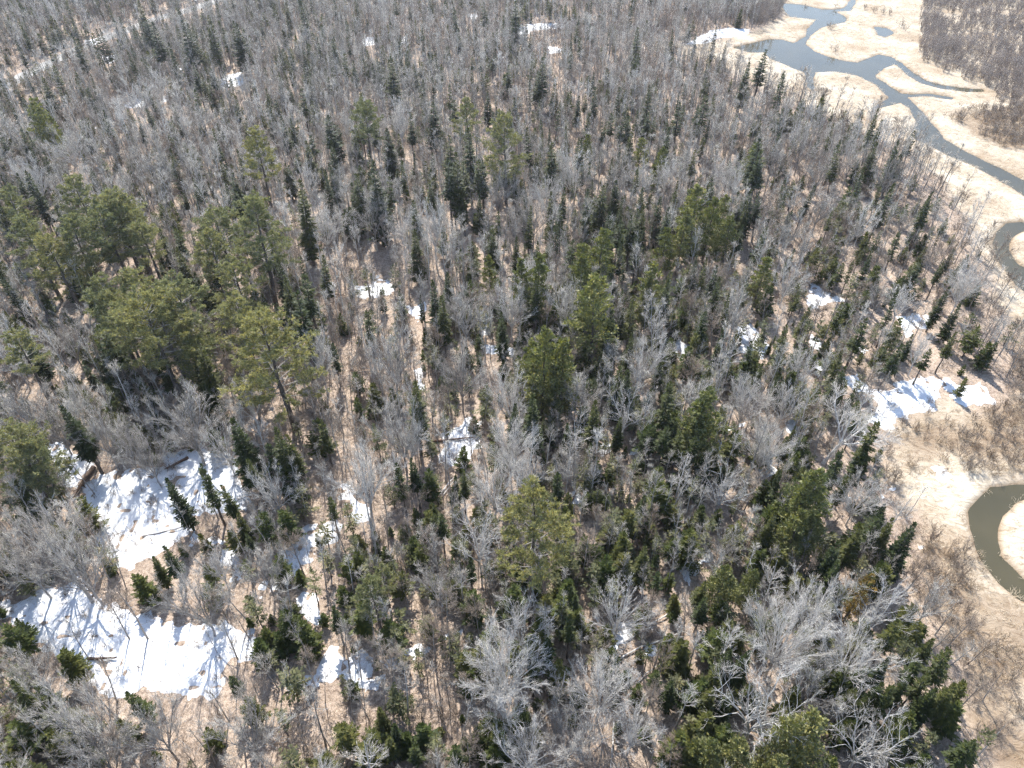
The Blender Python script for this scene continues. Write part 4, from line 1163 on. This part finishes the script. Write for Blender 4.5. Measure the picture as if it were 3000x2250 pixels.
x, y, g_ = sample(CONI, 2.6, .42, 98, patch=16, near=1.5)
h = g_.uniform(2.2, 6.5, len(x))
print('scrub', len(x))
split_scatter('scraggly_conifer', 'scrub', SCRUB, x, y, h, 200, 'scrub', 'conifer', 'scraggly half-bare young conifers', 'scraggly grey-green young conifers in the far woods', 'scraggly_conifers', 99)

# alder thickets along the marsh
g_ = np.random.default_rng(131)
P = candidates(2.1, g_, ymin=90, ymax=400); x, y = P[:, 0], P[:, 1]
k = (thick_in(x, y) > 0) & (water_sd(x, y) < -.8); x, y = x[k], y[k]
k = g_.random(len(x)) < .9 + .8 * fbm(x, y, 13, 66, 2); x, y = x[k], y[k]
h = g_.uniform(2.4, 5.2, len(x)) * (1 + .45 * fbm(x, y, 20, 67, 2)); print('alder', len(x))
split_scatter('alder_clump', 'alder', ALD, x, y, h, 60, 'alder', 'shrub', 'alder clumps at the thicket edge', 'dense purplish alder thicket beyond the stream', 'alder_thicket', 132)

# ------------------------------------------------------------------ marsh: straw tufts, brush, lone shrubs
def tuft_shape(seed, n, L, flat):
    g = np.random.default_rng(seed); b = MB()
    a = g.uniform(0, 6.283); az = a + g.normal(0, .9, n); e = g.uniform(.05, .75, n) * flat
    D = np.stack([np.cos(az) * np.cos(e), np.sin(az) * np.cos(e), np.sin(e)], 1)
    A = np.c_[g.normal(size=(n, 2)) * L * .40, np.full(n, -.02)]
    S = unit(np.cross(D, np.array([0, 0, 1.])))
    b.kites(A, D, S, L * g.uniform(.4, 1.0, n), .017, fold=.3)
    return b
TUF = [[('blades', tuft_shape(901 + k, n, L, f), 'straw')] for k, (n, L, f) in enumerate(((34, .9, .6), (28, .7, 1.0), (40, 1.1, .45), (30, .8, .8)))]
REF['tuft'] = 1.0
g_ = np.random.default_rng(141)
P = candidates(1.15, g_, ymin=14, ymax=330); x, y = P[:, 0], P[:, 1]
k = (x > 0) & (sdf(MARSH, x, y) > -1.5); x, y = x[k], y[k]
k = (water_sd(x, y) < -.25) & (g_.random(len(x)) < .35 + .65 * (fbm(x, y, 7, 12, 2) > -.1)); x, y = x[k], y[k]
print('tufts', len(x))
scatter('marsh_grass', x, y, g_.uniform(.5, 1.15, len(x)), 'tuft', TUF, 'flattened pale straw of the marsh', 'grass', seed=142, tilt=.1)
P = candidates(1.25, g_, ymin=14, ymax=330); x, y = P[:, 0], P[:, 1]
bs = np.max([sdf(b_, x, y) for b_ in BRUSH], 0)
k = (bs > 0) & (water_sd(x, y) < -.9) & (g_.random(len(x)) < 1.0 * np.clip(.5 + 1.3 * fbm(x, y, 8, 14, 2), 0, 1)) & (sdf(MARSH, x, y) > -1); x, y = x[k], y[k]
print('marsh brush', len(x))
REF['marsh_shrub'] = 1.6
STOCK['marsh_shrub'] = stock('marsh_shrub', SHT + SHR[:2])
split_scatter('marsh_shrub', 'marsh_shrub', SHT + SHR[:2], x, y, g_.uniform(.8, 1.9, len(x)), 120, 'marsh', 'shrub', 'low brown shrubs on the marsh', 'low tan brush over the marsh by the woods', 'marsh_brush', 144)
for u, v, h in items('C 985,340,4 965,190,3.5 945,180,3 1800,790,4 1960,870,4 1930,860,3.5 2010,880,4 2100,900,4.5 2150,900,4.5 1420,180,4 1440,200,4 1300,90,3.5 1340,95,3 1240,80,3 1180,60,3 800,40,3 990,45,3 1650,330,4 2060,680,4 2130,690,4 1800,690,2 1700,760,2'):
    x, y = (float(q) for q in ground_pt(u, v))
    tree('marsh_bush', 'shrub', x, y, h * .8, look='bush', cat='shrub', group='lone leafless bushes on the open marsh', wide=1.2)
for u, v, h in items('C 740,665,9 870,745,8 1190,850,9 1340,1000,10 1000,820,6 1100,850,6 1470,1010,7 1700,1230,7 1780,1400,6 F 2050,640,8 2010,330,8 1960,150,9 2120,760,6 I 1700,890,7 1640,790,6 1850,980,5 1950,1220,6 1760,1300,6 1900,1600,7 1560,620,6'):
    x, y = (float(q) for q in ground_pt(u, v))
    tree('edge_bare_tree', 'brown', x, y, h, look='edge', group='thin leafless trees leaning over the marsh', lean=.08, wide=1.1)
# brown weed clumps poking through the snow
P = candidates(1.7, g_, ymin=14, ymax=120); x, y = P[:, 0], P[:, 1]
k = (in_snow(x, y) > .2) & (g_.random(len(x)) < .55); x, y = x[k], y[k]
REF['sht'] = 1.6
scatter('snow_weeds', x, y, g_.uniform(.4, 1.2, len(x)), 'sht', SHT, 'brown weed stalks poking through the snow', 'weeds', seed=146)

# sticks and dead stalks lying on the forest floor
def stick_shape(seed, n, R):
    g = np.random.default_rng(seed); b = MB(); a = g.uniform(0, 6.283, n); e = g.normal(.05, .12, n)
    D = np.stack([np.cos(a) * np.cos(e), np.sin(a) * np.cos(e), np.sin(e)], 1)
    b.twigs(np.c_[g.normal(size=(n, 2)) * R * .5, g.uniform(.0, .12, n)], D, g.uniform(.4, 1.7, n), g.uniform(.008, .022, n), bend=g.normal(size=(n, 3)) * .04)
    return b
STI = [[('sticks', stick_shape(951 + k, 26, 1.6), m_)] for k, m_ in enumerate(('twig_grey', 'deadwood', 'twig_tan', 'twig_brown'))]
REF['stick'] = 1.0
x, y, g_ = sample(np.ones_like(HARD), 2.2, .75, 151, ymax=190, snow_keep=.06)
scatter('forest_sticks', x, y, g_.uniform(.8, 1.3, len(x)), 'stick', STI, 'fallen sticks and stalks strewn over the leaf litter', 'sticks', seed=152, tilt=.03)

# ------------------------------------------------------------------ fallen logs, snags, roadside box
def log(spec, r, mat, words, branches=4, lift=.05):
    (u0, v0), (u1, v1) = [(a[0], a[1]) for a in items(spec)]
    p = np.array(ground_pt(u0, v0)); q = np.array(ground_pt(u1, v1))
    L = np.linalg.norm(q - p); n = 9
    g = np.random.default_rng(int(u0 + v1)); t = np.linspace(0, 1, n)
    X = p[0] + (q[0] - p[0]) * t; Y = p[1] + (q[1] - p[1]) * t
    nrm = np.array([-(q - p)[1], (q - p)[0]]) / L
    wob = np.cumsum(g.normal(size=n)) * .012 * L; wob -= wob.mean()
    Z = ground_z(X, Y).max() + r * .8 + lift + np.linspace(0, .25, n)
    Q = np.stack([X + nrm[0] * wob, Y + nrm[1] * wob, np.broadcast_to(Z, (n,)) + 0], 1)
    c = Q[0].copy(); Q -= c
    b = MB(); b.tube(Q, r * np.linspace(1.15, .45, n), 7, cap=True)
    o = bpy.data.objects.new('fallen_log', None); COL.objects.link(o); o.location = c
    s_ = link('stem', b.mesh('log_stem', [M[mat]]), o)
    if branches:
        tt = g.uniform(.3, .97, branches); A, D = along(Q, tt); E = perp_dirs(D, g, g.uniform(.6, 1.1, branches), .25)
        for k in range(branches):
            bb = MB(); Ls = g.uniform(.6, 1.6); W = bent_path(A[k], E[k], Ls, 4, g, .12, .02)
            bb.tube(W, max(.02, r * .3) * np.linspace(1, .3, 5), 4)
            link('branch_stub', bb.mesh('log_branch', [M[mat]]), o)
    o['label'] = words; o['category'] = 'log'; o['group'] = 'fallen logs'
for a in (('D 610,1385 490,1590', .30, 'log_brown', 'thick dark rotten log lying in the ditch between two snow patches', 6), ('D 1225,1320 1075,1400', .20, 'log_brown', 'dark crooked log on snow beneath the big spreading tree', 4),
          ('G 925,165 1265,95', .08, 'bark_grey', 'thin grey pole fallen across the snow beside small spruces', 3), ('G 570,960 765,955', .16, 'log_brown', 'brown branchy log on the lowest snow field', 7),
          ('E 590,1206 855,1192', .15, 'log_brown', 'straight red-brown log lying across the snow patch'), ('E 630,1550 740,1440', .11, 'bark_pale', 'pale log on leaf litter below the log-crossed snow', 2), ('E 655,1555 730,1470', .08, 'bark_pale', 'thinner pale pole beside another pale log on leaf litter', 1),
          ('H 1850,862 2212,565', .10, 'bark_pale', 'longest pale pole in the tangle of fallen poles', 6), ('H 1780,965 2212,770', .09, 'bark_pale', 'pale fallen pole slanting below the longest one', 5), ('H 2090,785 2212,960', .07, 'bark_pale', 'short pale pole crossing the others', 2),
          ('H 1910,745 2120,640', .07, 'bark_grey', 'grey pole lying above the snow in the tangle', 3), ('H 1930,1105 2140,905', .06, 'bark_pale', 'thin pale pole lowest in the tangle', 3), ('H 1470,960 1525,1090', .08, 'bark_pale', 'short pale log in the shade of dark firs', 2),
          ('H 1775,1350 1735,1680', .10, 'bark_pale', 'pale fallen trunk running toward the picture foot', 4), ('D 2135,530 2100,635', .16, 'bark_birch', 'upper white birch log near the tall pine', 1), ('D 2165,640 2110,720', .17, 'bark_birch', 'lower white birch log near the tall pine', 1),
          ('D 2100,240 2235,272', .12, 'log_brown', 'dark log behind the slim spruces'), ('E 80,757 210,762', .09, 'bark_grey', 'grey pole on pale litter'), ('I 640,232 930,240', .08, 'bark_pale', 'pale pole lying against the marsh-side spruces', 3),
          ('E 1490,1600 1560,1500', .12, 'log_brown', 'dark log propped over orange litter'), ('I 1290,170 1100,260', .08, 'bark_grey', 'grey branchy pole under leaning firs', 4)):
    log(*a)

def snag(u, v, h, r, mat, words, lean=(0, 0), stubs=10):
    x, y = (float(q) for q in ground_pt(u, v)); g = np.random.default_rng(int(u))
    o = thing('dead_snag', x, y, gz1(x, y) - .05, g.uniform(0, 6.28), 1.0, lean)
    b = MB(); Q = bent_path([0, 0, -.3], [0, 0, 1.], h, 6, g, .03, .05); b.tube(Q, r * np.linspace(1.1, .25, 7), 6, cap=True)
    link('trunk', b.mesh('snag_trunk', [M[mat]]), o)
    for k in range(stubs):
        t = np.array([g.uniform(.3, .98)]); A, D = along(Q, t); a = g.uniform(0, 6.28)
        W = bent_path(A[0], [math.cos(a), math.sin(a), .15], g.uniform(.4, 1.3), 4, g, .15, .03); bb = MB(); bb.tube(W, .025 * np.linspace(1, .3, 5), 3)
        link('branch_stub', bb.mesh('snag_stub', [M[mat]]), o)
    o['label'] = words; o['category'] = 'dead tree'; o['group'] = 'standing dead trunks'
for a in ((*tp('H', 1410, 1230), 6, .14, 'bark_pale', 'pale dead snag with crooked branches among dark firs'), (*tp('C', 475, 1640), 8, .12, 'bark_pale', 'silvery dead conifer above the snow scraps', (0, 0), 40), (*tp('E', 60, 740), 8, .10, 'bark_grey', 'bare dark pole leaning over the pale litter', (.1, .35), 2),
          (*tp('I', 390, 470), 7, .12, 'bark_pale', 'crooked pale snag rising behind the forked cedar'), (*tp('A', 1440, 1240), 12, .12, 'bark_dark', 'tall needleless spruce pole in front of the round-topped pine', (0, 0), 6), (*tp('H', 240, 330), 13, .17, 'bark_grey', 'straight dark trunk standing beside the blue-shaded snow', (0, 0), 8),
          (*tp('E', 195, 1659), 12, .15, 'bark_grey', 'grey trunk rising at the snow corner', (0, 0), 12), (*tp('G', 605, 590), 12, .20, 'bark_grey', 'stout pale-brown trunk rooted at the edge of the lowest snow field', (0, 0), 16), (*tp('G', 960, 825), 8, .11, 'bark_grey', 'thin trunk standing alone in the lowest snow field', (0, 0), 14)):
    snag(*a)

bx, by = (float(q) for q in ground_pt(577, 12)); bz = gz1(bx, by)
o = thing('roadside_box', bx, by, bz, .3, 1.0)
def box_mb(x0, x1, y0, y1, z0, z1):
    b = MB(); V = [(x, y, z) for z in (z0, z1) for y in (y0, y1) for x in (x0, x1)]
    b.add(V, [[0, 2, 3, 1], [4, 5, 7, 6], [0, 1, 5, 4], [2, 6, 7, 3], [0, 4, 6, 2], [1, 3, 7, 5]]); return b
M['boxdark'] = plain('dark_painted_box', (.05, .055, .06)); M['boxwhite'] = plain('white_painted_lid', (.75, .75, .74))
link('body', box_mb(-.5, .5, -.4, .4, -.1, 1.15).mesh('box_body', [M['boxdark']]), o)
link('lid', box_mb(-.56, .56, -.46, .46, 1.152, 1.4).mesh('box_lid', [M['boxwhite']]), o)
o['label'] = 'small dark box with a white lid beside the far gravel track'; o['category'] = 'box'

# ------------------------------------------------------------------ words that tell the trees apart
ZONES = [(120, 190, 'beside the near bend of the gravel track'), (330, 110, 'beside the middle of the gravel track'), (560, 100, 'in the dark spruce group past the track'), (640, 215, 'by the far snow behind those spruces'),
 (860, 50, 'in the farthest grey woods'), (1180, 60, 'in the far woods short of the snow strip'), (1480, 60, 'behind the long far snow strip'), (1850, 90, 'in the brown scrub before the pond'), (2250, 200, 'at the near shore of the pond'),
 (110, 360, 'around the broad dark cedar clump'), (380, 380, 'in the grey woods behind the pine grove'), (740, 430, 'around the lone round-topped pine'), (860, 270, 'in grey woods below the far snow'), (1070, 340, 'around the yellowish far pine'),
 (1371, 330, 'around the middle far pine'), (1490, 380, 'around the brightest far pine'), (1720, 260, 'in open grey woods inland of the pond'), (1950, 380, 'in grey woods inland of the marsh'), (2300, 470, 'along the marsh edge below the pond'), (2560, 560, 'on the wooded bank above the stream'),
 (60, 620, 'at the outer edge of the pine grove'), (320, 620, 'in the yellow-green pine grove'), (690, 640, 'around the paired tall pines'), (920, 560, 'along the pale forest strip'), (1110, 560, 'among the thin dark spruces'), (1340, 490, 'in the dense dark spruce knot'),
 (1600, 560, 'in the light grey crowns behind the cedars'), (1860, 640, 'behind the dark cedar belt'), (2080, 620, 'in the mixed cedar and spruce belt'), (2300, 720, 'in twiggy woods short of the marsh'), (2620, 760, 'near the upper river bend'), (60, 900, 'in brushy woods under the grove'),
 (400, 960, 'under the big pine group'), (780, 1010, 'around the largest single pine'), (930, 820, 'by the slim row of spruces'), (1100, 880, 'by the pale snow patch in open litter'), (1320, 880, 'around the round-headed spruce'), (1580, 980, 'around the biggest cedar'),
 (1780, 900, 'around the tall dark cedar'), (2000, 980, 'behind the row of small spruces'), (2240, 980, 'around the snow between two spruces'), (2420, 860, 'by the snow in the brush'), (2560, 950, 'behind the long snow bank'), (2780, 940, 'in the last trees beside the marsh'),
 (100, 1230, 'at the head of the snow strip'), (300, 1280, 'in brown woods above the snow field'), (560, 1250, 'around the big spreading leafless tree'), (830, 1270, 'by the three pointed firs above the snow'), (1150, 1240, 'around the big grey-crowned tree'), (1380, 1260, 'around the log-crossed snow patch'),
 (1560, 1200, 'in the small group of pointed spruces'), (1740, 1180, 'in front of the biggest cedar'), (1960, 1220, 'in the dark spruce thicket'), (2080, 1250, 'around the lower dark cedar'), (2300, 1270, 'around the bright snow wedge'), (2440, 1300, 'around the white birch'), (2560, 1290, 'at the foot of the snow bank'),
 (90, 1560, 'at the edge of the big snow field'), (280, 1500, 'on the big bright snow field'), (560, 1490, 'in the spruces on the snow'), (760, 1520, 'between the snow fields'), (980, 1490, 'beside the blue-shaded snow'), (1330, 1420, 'below the log-crossed snow'), (1560, 1560, 'around the central tall pine'),
 (1820, 1500, 'in grey thickets right of the central pine'), (2060, 1480, 'in the twiggy hollow'), (2300, 1480, 'in the dark stand near the marsh'), (2560, 1550, 'in the leaning spruces over the marsh'), (90, 1800, 'beside the lowest snow field'), (330, 1850, 'on the lowest snow field'), (560, 1700, 'between the two big snow fields'),
 (800, 1750, 'by the small snow patch in thin stems'), (1060, 1700, 'by the yellowish young pines'), (1250, 1760, 'around the tiny snow scrap'), (1450, 1800, 'behind the white aspen crowns'), (1650, 1820, 'in the dark firs below the central pine'), (1880, 1780, 'around the tangle of fallen poles'), (2100, 1720, 'around the forked cedar'),
 (2290, 1850, 'around the biggest white crown'), (2500, 1800, 'among the grey-white crowns'), (2680, 1850, 'in the spruces facing the stream'), (80, 2050, 'in the lower corner thicket'), (350, 2080, 'below the lowest snow field'), (650, 2050, 'in bare stems below the snow'), (900, 2050, 'by the ragged snow tongue'),
 (1120, 2120, 'in the small fir group at the bottom'), (1350, 2080, 'in thin stems at the bottom'), (1520, 2060, 'around the white aspen crowns'), (1720, 2060, 'below the dark fir shade'), (1900, 2080, 'around the lower firs by the poles'), (2130, 2050, 'in the bright green firs beside the white crowns'),
 (2300, 2130, 'around the lower contorted white crown'), (2550, 2120, 'in the dark stand at the bottom'), (2780, 2050, 'at the brushy marsh corner'), (2800, 1350, 'on the brushy marsh beside the river bend'), (2750, 350, 'on the marsh beyond the stream'), (2450, 130, 'on the straw flats by the pond'), (2900, 250, 'at the far alder thicket')]
ORD = 'first second third fourth fifth sixth seventh eighth ninth tenth eleventh twelfth thirteenth fourteenth fifteenth sixteenth seventeenth eighteenth nineteenth twentieth'.split()
def ordinal(k):
    if k < 20: return ORD[k]
    tens = ('twenty', 'thirty', 'forty', 'fifty', 'sixty')[(k + 1) // 10 - 2]
    return tens + '-' + ORD[k % 10] if (k + 1) % 10 else tens[:-1] + 'ieth'
def size_word(kind, h):
    if kind == 'spruce': return ('very tall', 'tall', 'middling', 'short')[0 if h > 14 else 1 if h > 11 else 2 if h > 8 else 3]
    if kind in ('slim', 'brown', 'slim_pale'): return 'tall' if h > 9 else 'lower'
    if kind in ('pale', 'grey'): return 'big' if h > 9.5 else 'smaller'
    if kind == 'scrub': return 'low' if h < 4 else 'taller'
    if kind == 'fir': return 'knee-high' if h < 1 else 'small' if h < 3.4 else 'bushy'
    return ''
PHRASE = {'spruce': 'dark pointed spruce', 'fir': 'young green fir', 'scrub': 'scraggly grey-green conifer', 'pine': 'yellow-green pine', 'cedar': 'dense olive cedar', 'golden': 'golden-brown sparse cedar', 'pale': 'pale leafless tree', 'grey': 'wide grey leafless tree',
          'birch': 'white-barked leafless birch', 'slim': 'slender grey leafless tree', 'slim_pale': 'slender whitish leafless tree', 'brown': 'bushy brownish leafless tree', 'shrub': 'low bare shrub', 'alder': 'purplish alder clump', 'marsh': 'low brown marsh shrub', 'bush': 'lone leafless bush', 'edge': 'thin leafless edge tree'}
cls = {}
zu = np.array([[z[0], z[1]] for z in ZONES], float)
for o, kind, cat, grp, x, y, h in THINGS:
    u, v, _ = to_px(x, y, h * .5); u = float(u); v = float(v)
    zi = int(np.argmin((zu[:, 0] - u) ** 2 + (1.2 * (zu[:, 1] - v)) ** 2))
    cls.setdefault((kind, size_word(kind, h), zi), []).append((u, o, cat, grp))
for (kind, sw, zi), lst in cls.items():
    lst.sort(key=lambda q: q[0])
    for k, (u, o, cat, grp) in enumerate(lst):
        t = ' '.join(q for q in (sw, PHRASE[kind], ZONES[zi][2]) if q)
        if len(lst) > 1: t += ', ' + ('leftmost' if k == 0 else 'rightmost' if k == len(lst) - 1 else ordinal(k) + ' from left')
        o['label'] = t; o['category'] = cat
        if grp: o['group'] = grp
print('things', len(THINGS))

# ------------------------------------------------------------------ thin spring haze
HAZE = 0.0002
if HAZE:
    b = box_mb(-9000, 9000, -5000, 8000, -3.0, H + 8)
    hm, nt, out = new_mat('thin_haze')
    pv = N(nt, 'ShaderNodeVolumePrincipled'); pv.inputs['Color'].default_value = (.86, .90, 1, 1); pv.inputs['Density'].default_value = HAZE; pv.inputs['Anisotropy'].default_value = .5
    nt.links.new(pv.outputs[0], out.inputs['Volume'])
    hz = link('haze', b.mesh('haze', [hm])); hz['kind'] = 'stuff'
